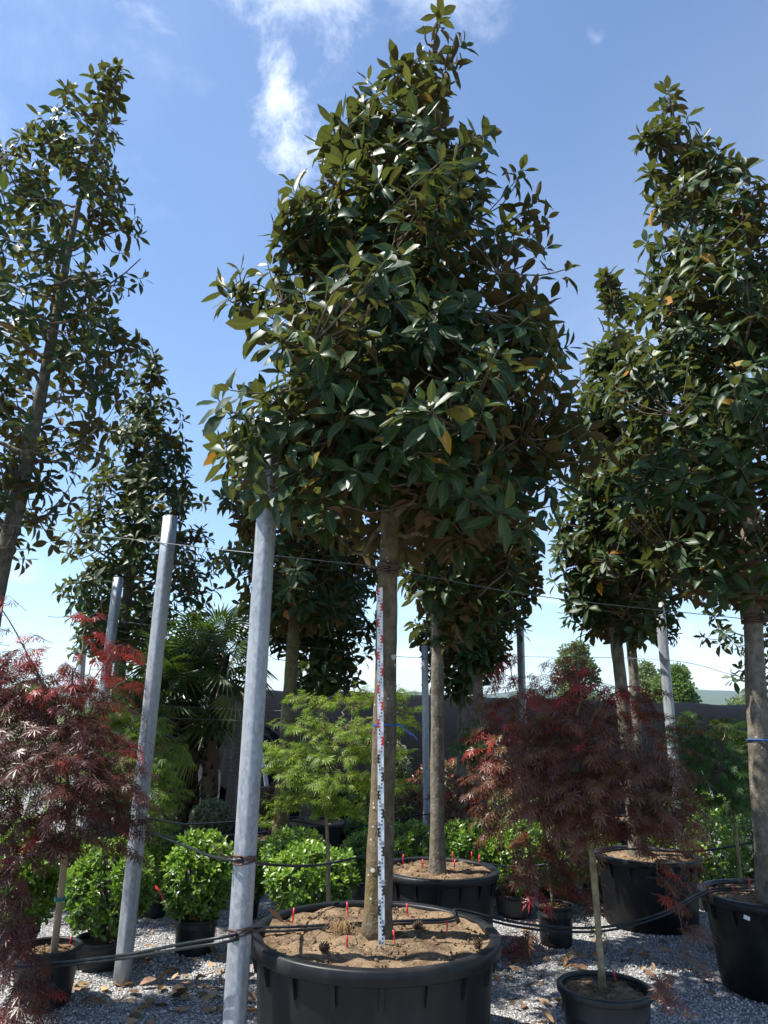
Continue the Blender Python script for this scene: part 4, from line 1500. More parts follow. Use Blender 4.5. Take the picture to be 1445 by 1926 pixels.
def palm_frond_mesh(seed, nseg=30, dead=False):
    rg = np.random.default_rng(seed)
    mb = MB()
    pet = curve_pts([(0, 0, 0), (0, 0.22, 0.03), (0, 0.45, 0.0)], 6)
    mb.tube(pet, np.linspace(0.011, 0.006, 6), 4, rnd=0.7)
    for k in range(nseg):
        q = (k / (nseg - 1) - 0.5) * 2
        a = q * R(150) * 0.95
        ln = 0.46 * (1 - 0.28 * abs(q) ** 2) * (0.92 + 0.16 * rg.random())
        w = 0.017
        s, c = math.sin(a), math.cos(a)

        def P(t, x, z):
            r = 0.02 + t * ln
            return (s * r + c * x, 0.45 + c * r - s * x, z - (0.10 if not dead else 0.35) * t * t * ln * 2 + 0.05 * math.cos(a))
        V = [P(0, 0, 0), P(0.5, -w, 0.006), P(0.5, 0, -0.008), P(0.5, w, 0.006), P(1.0, 0, -0.05 * rg.random() - 0.04)]
        mb.faces(V, [(0, 2, 1), (0, 3, 2), (1, 2, 4), (2, 3, 4)], rnd=0.15 + 0.6 * rg.random() if not dead else 0.95)
    return mb.mesh('frond', MAT['palm'], attrs=True, smooth=False)


PALM = [palm_frond_mesh(s) for s in range(3)]
PALM_DEAD = palm_frond_mesh(9, 24, True)


def palm(label, px_base, px_top, py_top, D, seed, r=0.10, nfr=20, base_z=0.45):
    rg = np.random.default_rng(seed)
    b = at_y(px_base, 1540, D)
    b.z = base_z - 0.03
    t = at_y(px_top, py_top, D + 0.1)
    root = empty('palm_tree', tuple(b), label, 'palm', 'fan palms in the long planter')
    mb = MB()
    P = curve_pts([b, (b + t) / 2 + Vector((rg.normal() * 0.04, 0, 0)), t], 26)
    mb.tube(P, r * (1 + 0.10 * rg.normal(size=26)), 12)
    for k in range(150):           # old leaf bases
        i = rg.random() * 0.97
        c = P[int(i * 25)]
        th = rg.random() * 6.28
        d = np.array([math.cos(th), math.sin(th), 0])
        s = c + d * r * 0.85
        e = s + d * (0.05 + 0.04 * rg.random()) + np.array([0, 0, 0.10 + 0.06 * rg.random()])
        sd = np.array([-d[1], d[0], 0]) * 0.022
        mb.faces([s - sd, s + sd, e, s + np.array([0, 0, -0.02]) - d * 0.02], [(0, 1, 2), (3, 0, 2), (1, 3, 2)])
    link('trunk', mb.mesh('trunk', MAT['husk'], off=b), root)
    for k in range(nfr):
        f = k / nfr
        th = k * 2.39996 + rg.normal() * 0.2
        up = R(72) - R(125) * f + rg.normal() * 0.12
        me = PALM[k % 3] if f < 0.84 else PALM_DEAD
        o = link('frond', me, root)
        d = Vector((math.cos(th) * math.cos(up), math.sin(th) * math.cos(up), math.sin(up)))
        q = d.to_track_quat('Y', 'Z')
        s = 0.85 + 0.3 * rg.random()
        o.matrix_basis = Matrix.Translation(t - b - Vector((0, 0, 0.16 * f))) @ q.to_matrix().to_4x4() @ Matrix.Rotation(rg.normal() * 0.5, 4, 'Y') @ Matrix.Scale(s, 4)


palm('tallest fan palm with a yellow-green top frond', 392, 418, 1232, 10.0, 401, 0.10, 20)
palm('fan palm leaning beside the leaning steel post', 362, 355, 1285, 10.1, 402, 0.10, 22)
palm('fan palm with hanging dead fronds in the planter', 338, 325, 1325, 9.9, 403, 0.095, 20)
palm('low fan palm at the dark end of the planter', 318, 290, 1300, 10.4, 404, 0.09, 16)
q = at_y(352, 1560, 10.1)
root = empty('planter_box', (q.x, 10.1, 0), 'long black planter box holding the fan palms', 'planter')
m = MB()
for (cx, cy, sx, sy) in ((0, -0.33, 1.10, 0.03), (0, 0.33, 1.10, 0.03), (-0.535, 0, 0.03, 0.63), (0.535, 0, 0.03, 0.63)):
    m.box((cx, cy, 0.23), (sx, sy, 0.46))
m.box((0, 0, 0.02), (1.03, 0.62, 0.03))
link('body', m.mesh('body', MAT['pot'], smooth=False), root)
m = MB()
for (cx, cy, sx, sy) in ((0, -0.36, 1.2, 0.05), (0, 0.36, 1.2, 0.05), (-0.575, 0, 0.05, 0.668), (0.575, 0, 0.05, 0.668)):
    m.box((cx, cy, 0.455), (sx, sy, 0.04))
link('rim', m.mesh('rim', MAT['pot'], smooth=False), root)
m = MB()
m.box((0, 0, 0.24), (1.035, 0.625, 0.40))
link('soil', m.mesh('soil', MAT['soil_dark'], smooth=False), root)

# ------------------------------------------------------------------ shade tunnel
TA = Vector((-1.45, 11.2, 0))       # near foot of the gable
TF = Vector((-3.75, 15.7, 0))       # far foot
gv = (TF - TA)
W = gv.length
gv.normalize()
ax = Vector((gv.y, -gv.x, 0))        # runs away to the right
TH, TL = 2.24, 27.0


def arch(t, s, lift=0.0):
    """t 0..1 across the arch, s metres along the tunnel"""
    c = TA + gv * (W * t) + ax * s
    z = (TH + lift) * (math.sin(math.pi * t) ** 0.62)
    return Vector((c.x, c.y, z))


root = empty('shade_tunnel', tuple(TA), 'long low tunnel covered with black shade net behind the trees', 'tunnel')
m = MB()
nt_, ns_ = 28, 90
V = []
for i in range(ns_):
    s = TL * i / (ns_ - 1)
    for j in range(nt_):
        t = j / (nt_ - 1)
        sag = -0.045 * abs(math.sin(math.pi * s / 2.25)) * math.sin(math.pi * t)
        p = arch(t, s, sag)
        p += Vector((0, 0, 0.012 * noise.noise(Vector((s * 3, t * 14, 0)))))
        V.append(tuple(p - TA))
m.quads(V, [(i * nt_ + j, (i + 1) * nt_ + j, (i + 1) * nt_ + j + 1, i * nt_ + j + 1) for i in range(ns_ - 1) for j in range(nt_ - 1)])
link('net_cover', m.mesh('net_cover', MAT['net']), root)
m = MB()
m.tube([arch(t, 0) - arch(0, 0) + Vector((0, 0, 0.02)) for t in np.linspace(0.0, 1.0, 30)], 0.03, 8)
hoop_me = m.mesh('hoop', MAT['hoop'])
for k in range(13):
    o = link('hoop', hoop_me, root)
    o.location = ax * (k * 2.25) + (Vector((-0.04, -0.02, 0.0)) if k == 0 else Vector((0, 0, -0.07)))
m = MB()
nu, nv = 60, 14
V = []
for i in range(nu):
    t = i / (nu - 1)
    top = arch(t, 0)
    for j in range(nv):
        f = j / (nv - 1)
        z = top.z * (1 - f) + 0.0 * f
        fold = 0.06 * math.sin(t * 58 + 2.0 * math.sin(t * 9)) * (0.25 + f) + 0.05 * noise.noise(Vector((t * 9, f * 4, 2)))
        if f > 0.62:
            fold += 0.05
        p = Vector((top.x, top.y, z)) + ax * (0.10 - fold)
        V.append(tuple(p - TA))
m.quads(V, [(i * nv + j, i * nv + j + 1, (i + 1) * nv + j + 1, (i + 1) * nv + j) for i in range(nu - 1) for j in range(nv - 1)])
link('end_curtain', m.mesh('end_curtain', MAT['net']), root)
m = MB()
V = []
for i in range(24):
    t = 0.50 + 0.36 * i / 23
    pt = arch(t, 0)
    for j, z in enumerate((0.02, 0.4, 0.8, 0.86)):
        fold = 0.035 * math.sin(i * 1.1) + (0.03 if j == 3 else 0)
        p = Vector((pt.x, pt.y, z + 0.03 * math.sin(i * 0.9) * (j > 1))) - ax * (0.10 + fold)
        V.append(tuple(p - TA))
m.quads(V, [(i * 4 + j, i * 4 + j + 1, (i + 1) * 4 + j + 1, (i + 1) * 4 + j) for i in range(23) for j in range(3)])
link('rolled_skirt', m.mesh('rolled_skirt', MAT['curtain']), root)

# ------------------------------------------------------------------ steel posts
a8 = np.arange(24) / 24 * 2 * np.pi
POST_PROF = 1.0 / (np.abs(np.cos(a8)) ** 5.0 + np.abs(np.sin(a8)) ** 5.0) ** (1 / 5.0)
POST_PROF = POST_PROF / POST_PROF.max() * 1.08
POSTS = {}


def post(label, foot_px, top_px, D, r, top_z=None, round_=False, key=None):
    f = at_y(foot_px[0], foot_px[1], D)
    t = at_y(top_px[0], top_px[1], D)
    d = t - f
    f = f + d * ((-0.12 - f.z) / d.z)
    root = empty('steel_post', (f.x, f.y, 0), label, 'post', 'galvanised steel posts of the wire trellis')
    m = MB()
    n = 12
    pts = [f + (t - f) * (i / (n - 1)) - Vector((f.x, f.y, 0)) for i in range(n)]
    if round_:
        m.tube(pts, r, 20)
    else:
        pr = POST_PROF
        c, s = math.cos(0.5), math.sin(0.5)
        m.tube(pts, r, 24, prof=np.interp((a8 + 0.5) % (2 * np.pi), np.append(a8, 2 * np.pi), np.append(pr, pr[0])))
    link('shaft', m.mesh('shaft', MAT['galv'], smooth=True), root)
    m = MB()
    top = pts[-1]
    m.tube([top + Vector((0, 0, -0.001)), top + Vector((0, 0, 0.006))], r * 0.93, 20)
    link('cap', m.mesh('cap', MAT['galv'], smooth=False), root)
    POSTS[key or label] = (f, t, r)
    return root


post('thickest steel post, tied beside the rim of the largest pot', (441, 1926), (513, 790), 4.30, 0.056, key='A')
post('leaning steel post with its foot in the gravel before the shaded shrub', (229, 1848), (321, 972), 5.85, 0.055, key='B')
post('steel post with its round head among magnolia leaves behind reddish sprays', (162, 1570), (223, 1087), 8.9, 0.055, key='C')
post('thin round steel post against the shade tunnel beside the straight speckled trunk', (803, 1572), (799, 1215), 9.4, 0.042, round_=True, key='Dp')
post('dark steel post rising out of the scarlet maple shoots', (990, 1560), (978, 1166), 10.6, 0.055, key='E')
post('steel post standing behind the crimson maple near the far round tree', (1284, 1612), (1240, 1128), 8.6, 0.060, key='F')
post('distant steel post veiled by scarlet maple sprays', (140, 1480), (158, 1185), 12.5, 0.055, key='G')


def on_post(key, py):
    f, t, r = POSTS[key]
    z = at_y(0, 0, 1).z
    best = min(np.linspace(0, 1, 400), key=lambda s: abs(project(np.array([tuple(f + (t - f) * s)]))[0, 1] - py))
    return f + (t - f) * float(best), r


def band(c, r, label, cat='tie', mat='tie', turns=4, h=0.035, name='rubber_tie', tails=((0.09, -0.02), ), group=None, ax_=Vector((0, 0, 1)), thick=0.006):
    m = MB()
    rg = np.random.default_rng(int(abs(c.x * 1000)) % 9999)
    pts = []
    for q in np.linspace(0, turns, turns * 18):
        th = q * 2 * math.pi
        pts.append(c + Vector((math.cos(th) * r, math.sin(th) * r, (q / turns - 0.5) * h + 0.007 * math.sin(th * 1.0 + q))))
    m.tube(pts, thick, 5)
    for (dx, dz) in tails:
        p0 = c + Vector((r * (1 if dx > 0 else -1), -0.01, 0))
        m.tube(curve_pts([p0, p0 + Vector((dx * 0.5, -0.02, dz * 0.2 + 0.01)), p0 + Vector((dx, -0.03, dz))], 6), thick * 0.8, 5)
    return tag(link(name, m.mesh(name, MAT[mat])), label, cat, group)


p, r = on_post('A', 1615)
band(p, r * 1.06, 'brown rubber tie binding a hose to the thickest post, higher one', turns=4, h=0.035, tails=((-0.11, 0.07),))
p, r = on_post('A', 1752)
band(p, r * 1.06, 'dark rubber tie binding the hose to the thickest post, level with the pot rim', turns=3, h=0.03, tails=((0.10, 0.03), (0.09, -0.08)))
p, r = on_post('B', 1545)
band(p, r * 1.06, 'rubber tie round the leaning post under the purple leaves', turns=3)


def lead_pt(py):
    pr = project(main_lead)
    k = int(np.argmin(np.abs(pr[:, 1] - py)))
    return Vector(tuple(main_lead[k]))


tp = curve_pts(main_lead, 400)
tpp = project(tp)
k = int(np.argmin(np.abs(tpp[:, 1] - 1068)))
c_tie = Vector(tuple(tp[k]))
band(c_tie, 0.067, 'reddish brown rubber tie wound round the measured trunk under the crown', turns=7, h=0.075, tails=((0.05, -0.05),), thick=0.0075)
k = int(np.argmin(np.abs(tpp[:, 1] - 1363)))
c_rib = Vector(tuple(tp[k]))
# blue ribbon: flat band and a loose tail
m = MB()
V, Q = [], []
nq = 30
for i in range(nq + 1):
    th = i / nq * 2 * math.pi
    for z in (-0.006, 0.006):
        V.append((c_rib.x + 0.074 * math.cos(th), c_rib.y + 0.074 * math.sin(th), c_rib.z + z + 0.004 * math.sin(3 * th)))
Q = [(2 * i, 2 * i + 2, 2 * i + 3, 2 * i + 1) for i in range(nq)]
m.quads(V, Q)
V = []
for i in range(9):
    t = i / 8
    for z in (-0.008, 0.008):
        V.append((c_rib.x + 0.070 + 0.13 * t, c_rib.y - 0.03 - 0.03 * t, c_rib.z - 0.02 * t - 0.07 * t * t + z * (1 - 0.3 * t) + 0.008 * math.sin(t * 9)))
m.quads(V, [(2 * i, 2 * i + 2, 2 * i + 3, 2 * i + 1) for i in range(8)])
tag(link('blue_ribbon', m.mesh('blue_ribbon', MAT['blue'])), 'blue marking ribbon knotted round the measured trunk', 'ribbon')
q = at_y(1418, 1165, 5.8)
band(q, 0.088, 'dark rubber tie wound round the trunk of the tagged pot magnolia', turns=6, h=0.07, thick=0.007)
m = MB()
q2 = at_y(1430, 1392, 5.8)
m.tube([q2 + Vector((0.089 * math.cos(t), 0.089 * math.sin(t), 0.004 * math.sin(2 * t))) for t in np.linspace(0, 6.28, 28)], 0.007, 5)
tag(link('blue_ribbon', m.mesh('blue_ribbon', MAT['blue'])), 'pale blue ribbon round the trunk of the tagged pot magnolia', 'ribbon')

# pale lichen patches on the bark of the measured trunk
for (lx, ly, lr) in ((701, 1638, 0.017), (703, 1520, 0.009), (697, 1692, 0.008), (741, 1235, 0.022), (744, 1250, 0.012), (729, 1056, 0.016)):
    kk = int(np.argmin(np.abs(tpp[:, 1] - ly)))
    cc = Vector(tuple(tp[kk]))
    q = at_y(lx, ly, cc.y - 0.09)
    rt = 0.058 + 0.020 * min(1, max(0, (ly - 1000) / 760.0)) + 0.005
    m = MB()
    V = [(0, 0)]
    for i in range(11):
        th = i / 11 * 6.283
        rr = lr * (0.75 + 0.4 * noise.noise(Vector((math.cos(th) * 2 + lx, math.sin(th) * 2, ly))))
        V.append((rr * math.cos(th), rr * math.sin(th)))
    W3 = []
    for (u_, v_) in V:
        dx = q.x + u_ - cc.x
        dx = max(-rt * 0.98, min(rt * 0.98, dx))
        W3.append((cc.x + dx, cc.y - math.sqrt(max(1e-6, rt * rt - dx * dx)) - 0.001, q.z + v_))
    m.faces(W3, [(0, i + 1, (i + 1) % 11 + 1) for i in range(11)])
    off = main_tree.location
    o = link('lichen_patch', m.mesh('lichen_patch', MAT['lichen'], off=off), main_tree)

# ------------------------------------------------------------------ wires and hoses


def line(name, ctrl, r, mat, label, cat, group, n=40, sides=6, double=False):
    P = curve_pts(ctrl, n)
    m = MB()
    m.tube(P, r, sides)
    if double:
        m.tube(P + np.array([0.004, -0.012, -2.1 * r]) + 0.004 * np.sin(np.linspace(0, 9, n))[:, None], r * 0.95, sides)
    return tag(link(name, m.mesh(name, MAT[mat])), label, cat, group)


GW = 'thin trellis wires between posts and trunks'
pB, _ = on_post('B', 1026)
line('trellis_wire', [at_y(-60, 978, 8.0), pB + Vector((0, -0.066, 0)), c_tie + Vector((-0.06, -0.05, 0.0))], 0.0032, 'wire', 'long wire from the tall sparse magnolia past the leaning post to the measured trunk', 'wire', GW)
line('trellis_wire', [c_tie + Vector((0.06, -0.05, -0.02)), at_y(1020, 1122, 5.2), at_y(1418, 1165, 5.8) + Vector((-0.08, -0.02, 0))], 0.0032, 'wire', 'wire from the measured trunk to the tagged pot magnolia', 'wire', GW)
pC, rC = on_post('C', 1168)
pE, rE = on_post('E', 1236)
pF, rF = on_post('F', 1243)
line('trellis_wire', [at_y(90, 1160, 8.9), pC + Vector((0, -rC, 0)), at_y(547, 1213, 8.9), at_y(800, 1238, 9.35), pE + Vector((0, -rE, 0))], 0.0035, 'wire', 'wire running behind the thickest post towards the dark post', 'wire', GW)
line('trellis_wire', [pE + Vector((0, -rE, 0.0)), pF + Vector((0, -rF, 0.0)), at_y(1400, 1274, 9.0), at_y(1600, 1300, 9.4)], 0.0035, 'wire', 'wire crossing the sky before the far round tree', 'wire', GW)
line('trellis_wire', [at_y(300, 1327, 9.3), at_y(420, 1333, 9.3), at_y(535, 1337, 9.0)], 0.002, 'wire', 'wire before the palm fronds, upper of a pair', 'wire', GW)
line('trellis_wire', [at_y(298, 1350, 9.3), at_y(420, 1354, 9.3), at_y(535, 1358, 9.0)], 0.002, 'wire', 'wire before the palm trunks, lower of a pair', 'wire', GW)

GH = 'black watering hoses strung from pot to pot'
pA1, rA = on_post('A', 1752)
pA2, _ = on_post('A', 1615)
sz_ = 0.64
hl = Vector((c_main.x - R_main + 0.02, c_main.y - 0.06, sz_ + 0.012))
line('watering_hose', [at_y(-80, 1818, 5.3), at_y(60, 1815, 5.0), at_y(220, 1798, 4.7), at_y(340, 1776, 4.3), pA1 + Vector((-0.01, -rA - 0.012, 0.0)), hl, at_z(560, 1743, 0.652),
                       at_z(640, 1738, 0.648), at_z(705, 1735, 0.648)], 0.0080, 'hose', 'double hose sagging from the thickest post past the leaning post', 'hose', GH, 70, 8, True)
line('watering_hose', [at_z(700, 1735, 0.648), at_z(760, 1732, 0.648), at_z(850, 1727, 0.65), Vector((c_main.x + 0.52, c_main.y + 0.44, sz_ + 0.014)), at_y(960, 1733, 5.2), at_y(1050, 1744, 5.3), at_y(1150, 1742, 5.4),
                       at_y(1250, 1715, 5.5), Vector((c_p4.x - R_p4 + 0.03, c_p4.y - 0.02, 0.645)), Vector((c_p4.x - 0.1, c_p4.y + 0.1, 0.64))], 0.0080, 'hose', 'double hose from the largest pot to the tagged pot', 'hose', GH, 80, 8, True)
line('watering_hose', [at_y(275, 1562, 5.9), at_y(350, 1592, 5.2), at_y(400, 1611, 4.5), pA2 + Vector((0, -rA - 0.008, 0)), at_y(520, 1627, 5.0), at_y(600, 1627, 5.4), at_y(690, 1610, 5.8), at_y(760, 1602, 6.15)], 0.0085, 'hose',
     'single hose tied high on the thickest post, crossing before the bright shrubs', 'hose', GH, 60, 7)
line('watering_hose', [at_y(-60, 1630, 5.6), at_y(40, 1612, 5.5), at_y(128, 1585, 5.45), at_y(200, 1562, 5.7), at_y(270, 1540, 5.9), at_y(350, 1550, 6.6), at_y(450, 1545, 7.6)], 0.0085, 'hose',
     'single hose strung behind the wooden stake to the leaning post', 'hose', GH, 60, 7)
line('watering_hose', [at_y(270, 1562, 5.95), at_y(340, 1576, 6.6), at_y(420, 1572, 7.4), at_y(500, 1565, 8.2)], 0.007, 'hose', 'thin hose between the leaning post and the greyish ball', 'hose', GH, 40, 6)
line('watering_hose', [at_y(690, 1602, 6.9), at_y(760, 1618, 7.15), at_y(860, 1618, 7.15), at_y(960, 1630, 7.1), at_y(1040, 1624, 7.0), at_y(1110, 1608, 7.1), at_y(1180, 1597, 7.3), at_y(1280, 1602, 7.3),
                       at_y(1360, 1595, 7.2), at_y(1480, 1570, 7.2)], 0.0095, 'hose', 'single hose strung along the shrub row behind the pegged pot', 'hose', GH, 70, 7)
line('watering_hose', [at_y(520, 1540, 9.3), at_y(650, 1556, 9.2), at_y(750, 1541, 9.3), at_y(802, 1532, 9.36), at_y(880, 1542, 9.2), at_y(960, 1545, 9.3)], 0.008, 'hose', 'thin hose on the round steel post before the coppery shrub', 'hose', GH, 50, 6)

# ------------------------------------------------------------------ levelling staff
st0 = at_y(718, 1772, 4.57)
st0.z = 0.615
st1 = at_y(714.5, 1100, 4.66)
axis = (st1 - st0)
axis.normalize()
xd = Vector((1, 0, 0))
xd = (xd - axis * xd.dot(axis)).normalized()
yd = axis.cross(xd)
root = empty('measuring_staff', tuple(st0), 'white measuring staff with red and black graduations against the trunk', 'measuring staff')
SM = Matrix((xd, yd, axis)).transposed().to_4x4()
root.matrix_world = Matrix.Translation(st0) @ SM
SW = 0.036
m = MB()
m.box((0, 0, 1.0), (SW, 0.012, 2.0))
link('lath', m.mesh('lath', MAT['white'], smooth=False), root)
fy = -0.0065 if yd.y > 0 else 0.0065
sg = -1 if yd.y > 0 else 1


def mark_E(side, col):
    m = MB()
    x0 = side * SW / 2
    m.box((x0 - side * 0.0045, fy, 0.025), (0.009, 0.002, 0.05))
    for k in range(3):
        m.box((x0 - side * 0.0126, fy, 0.005 + 0.02 * k), (0.007, 0.002, 0.01))
    return m.mesh('graduation', MAT[col], smooth=False)


def mark_T(side):
    m = MB()
    x0 = side * SW / 2
    m.box((x0 - side * 0.0125, fy, 0), (0.007, 0.002, 0.009))
    return m.mesh('graduation', MAT['black'], smooth=False)


ME = {(s, c): mark_E(s, c) for s in (-1, 1) for c in ('black', 'redprint')}
MT = {s: mark_T(s) for s in (-1, 1)}
ln_m = MB()
ln_m.box((0, fy, 0), (SW, 0.0016, 0.0014))
LINE = ln_m.mesh('graduation', simple('grey_print', (0.35, 0.38, 0.42)), smooth=False)
texts = []
for k in range(20):
    cu = bpy.data.curves.new('digits', 'FONT')
    cu.body = '%02d' % k
    cu.size = 0.034
    cu.align_x = 'CENTER'
    cu.extrude = 0.0006
    ob = bpy.data.objects.new('digits', cu)
    COL.objects.link(ob)
    texts.append(ob)
dg = bpy.context.evaluated_depsgraph_get()
dig = []
for ob in texts:
    dig.append(bpy.data.meshes.new_from_object(ob.evaluated_get(dg)))
for ob in texts:
    cu = ob.data
    bpy.data.objects.remove(ob)
    bpy.data.curves.remove(cu)
for k in range(20):
    z = 0.1 * k
    side = 1 if k % 2 == 0 else -1
    col = 'redprint' if k >= 10 else 'black'
    o = link('graduation', ME[(side, col)], root, (0, 0, z + 0.05))
    for q in (0.015, 0.035):
        link('graduation', MT[side], root, (0, 0, z + q))
    if k:
        link('graduation', LINE, root, (0, 0, z))
    me = dig[k]
    me.materials.clear()
    me.materials.append(MAT[col])
    o = link('number', me, root)
    o.rotation_euler = (R(90), 0, 0) if sg < 0 else (R(90), 0, R(180))
    o.scale = (0.42, 0.9, 1)
    o.location = (-side * 0.0095, fy + sg * 0.0005, z + 0.008)

# ------------------------------------------------------------------ small things in the pots


def peg(c, h, tilt, label):
    root = tag(bpy.data.objects.new('irrigation_peg', None), label, 'peg', 'red irrigation pegs')
    COL.objects.link(root)
    root.empty_display_size = 0.02
    root.location = c
    root.rotation_euler = tilt
    m = MB()
    m.tube([(0, 0, -0.03), (0, 0, h * 0.55)], [0.0032, 0.0042], 6)
    m.box((0, 0, h * 0.3), (0.010, 0.003, h * 0.5))
    link('spike', m.mesh('spike', MAT['red'], smooth=False), root)
    m = MB()
    m.tube([(0, 0, h * 0.52), (0, 0, h * 0.6), (0, 0, h)], [0.0042, 0.0060, 0.0050], 8)
    link('head', m.mesh('head', MAT['red']), root)


rgp = np.random.default_rng(77)
PEG_MAIN = [(653, 1786), (743, 1776), (841, 1762), (768, 1727), (655, 1725), (550, 1737)]
for (x, y) in PEG_MAIN:
    c = at_z(x, y, 0.615)
    peg(c, 0.07 if y > 1770 else 0.085, (rgp.normal() * 0.12, rgp.normal() * 0.15, rgp.random() * 3), 'red plastic watering peg stuck in the soil of the largest pot')
for (x, y) in [(758, 1627), (796, 1637), (852, 1622), (888, 1622), (900, 1628), (854, 1638)]:
    c = at_z(x, y, 0.595)
    peg(c, 0.085, (rgp.normal() * 0.1, rgp.normal() * 0.12, rgp.random() * 3), 'red watering peg in the pot just behind the largest pot')
for (x, y) in [(1134, 1868), (1160, 1851)]:
    c = at_z(x, y, 0.41)
    peg(c, 0.07, (rgp.normal() * 0.1, rgp.normal() * 0.12, rgp.random() * 3), 'red watering peg in the small banded pot')
for (x, y) in [(1383, 1686), (1442, 1695), (1412, 1672)]:
    c = at_z(x, y, 0.605)
    peg(c, 0.085, (rgp.normal() * 0.1, rgp.normal() * 0.12, rgp.random() * 3), 'red watering peg in the tagged pot')
c = at_z(131, 1780, 0.29)
peg(c, 0.06, (0.1, 0.05, 1), 'red watering peg in the staked pot')
for (x, y) in [(505, 1572), (560, 1576), (1240, 1608)]:
    c = at_z(x, y, 0.475 if x < 1000 else 0.575)
    peg(c, 0.09, (rgp.normal() * 0.1, 0.1, 1), 'red watering peg in the pot of the %s' % ('moss-trunked magnolia' if x < 1000 else 'magnolia behind the crimson maple'))


def pine_cone(c, rot, label):
    m = MB()
    m.lathe([(0.001, -0.03), (0.014, -0.024), (0.02, -0.008), (0.017, 0.012), (0.008, 0.03), (0.001, 0.036)], 10)
    for i in range(46):
        f = i / 46
        z = -0.03 + 0.062 * f
        th = i * 2.39996
        r0 = 0.019 * math.sin(math.pi * (0.15 + 0.75 * (1 - f))) + 0.003
        d = np.array([math.cos(th), math.sin(th), 0])
        s = np.array([-d[1], d[0], 0])
        b0 = d * r0 * 0.7 + np.array([0, 0, z])
        e = d * (r0 + 0.011) + np.array([0, 0, z + 0.008])
        m.faces([b0 - s * .003, b0 + s * .003, e + s * .006, e - s * .006, e + np.array([0, 0, .005])], [(0, 1, 2, 3), (3, 2, 4), (0, 3, 4), (2, 1, 4)])
    o = link('pine_cone', m.mesh('pine_cone', MAT['cone'], smooth=False))
    o.location = c
    o.rotation_euler = rot
    o.scale = (0.85, 0.85, 0.85)
    tag(o, label, 'pine cone', 'pine cones on the soil')


c = at_z(608, 1781, 0.645)
pine_cone(c, (1.4, 0.3, 0.7), 'dark open pine cone on the soil before the measured trunk')
c = at_z(784, 1741, 0.645)
pine_cone(c, (1.5, 0.1, 2.0), 'dark pine cone behind the measured trunk on the far soil')
c = at_z(899, 1777, 0.635)
pine_cone(c, (0.3, 0.2, 2.0), 'dark pine cone against the inner rim of the largest pot')
# tuft of dry roots
m = MB()
rg = np.random.default_rng(8)
c = np.array(at_z(640, 1754, 0.622))
for i in range(70):
    th, L0 = rg.random() * 6.28, 0.03 + 0.07 * rg.random()
    s = c + rg.normal(size=3) * [0.025, 0.02, 0.004]
    e = s + np.array([math.cos(th) * L0, math.sin(th) * L0 * 0.7, 0.02 * rg.random()])
    md = (s + e) / 2 + np.array([0, 0, 0.03 + 0.03 * rg.random()])
    m.tube(curve_pts([s, md, e], 5), 0.0014, 3, cap=False)
tag(link('root_tuft', m.mesh('root_tuft', MAT['root'])), 'tangled tuft of dry grass roots on the soil of the largest pot', 'roots')
m = MB()
c = at_z(573, 1783, 0.62)
m.tube(curve_pts([c, at_y(600, 1756, 4.5), at_y(628, 1727, 4.55), at_y(650, 1730, 4.6), at_z(657, 1752, 0.62)], 20), 0.0022, 4)
tag(link('drip_tube', m.mesh('drip_tube', MAT['tie'])), 'thin bent drip tube arching over the root tuft', 'tube')
# pot tag
qq = Vector((c_p4.x - (R_p4 - 0.012) * 0.72, c_p4.y - (R_p4 - 0.012) * 0.70, 0.545))
m = MB()
m.box((0, 0, 0), (0.040, 0.004, 0.026))
o = link('plant_tag', m.mesh('plant_tag', MAT['tag'], smooth=False))
o.location = qq
o.rotation_euler = (0.1, 0.25, R(-44))
tag(o, 'small white plant tag stuck under the rim of the dusty pot', 'tag')
# broad red leaf-like flower ribbon seen beside the leaning post
m = MB()
c = at_y(292, 1668, 5.95)
V = []
for i in range(9):
    t = i / 8
    for w in (-0.010, 0.010):
        V.append((c.x + 0.075 * t, c.y + w * 0.5, c.z - 0.11 * t * t - 0.01 * t + w * (1 - 0.5 * t)))
m.quads(V, [(2 * i, 2 * i + 2, 2 * i + 3, 2 * i + 1) for i in range(8)])
tag(link('red_ribbon', m.mesh('red_ribbon', MAT['red'])), 'short red ribbon hanging on the shaded shrub by the leaning post', 'ribbon')

# ------------------------------------------------------------------ fallen leaves
DRY_TPL = [leaf_template([(t, w) for t, w in MAG_ST], f, d, 0.05, s + 50, cu) for s, (f, d, cu) in enumerate([(0.7, -0.25, 0), (0.3, 0.3, 2.2), (0.9, -0.4, 0), (0.15, 0.2, 1.5), (0.5, 0.0, 0)])]
DRY = []
for t in DRY_TPL:
    for lv in (0.1, 0.35, 0.6, 0.8, 0.97):
        mb = MB()
        mb.add(t[0], t[1], t[2], 0, lv, t[3])
        DRY.append(mb.mesh('fallen_leaf', MAT['dry'], attrs=True))
rg = np.random.default_rng(99)
pots_xy = [(c_main.x, c_main.y, R_main), (c_s1.x, c_s1.y, 0.27), (c_s2.x, c_s2.y, 0.24), (c_p2.x, c_p2.y, 0.52), (c_p3.x, c_p3.y, 0.5), (c_p4.x, c_p4.y, 0.5), (c_s3.x, c_s3.y, 0.18)]
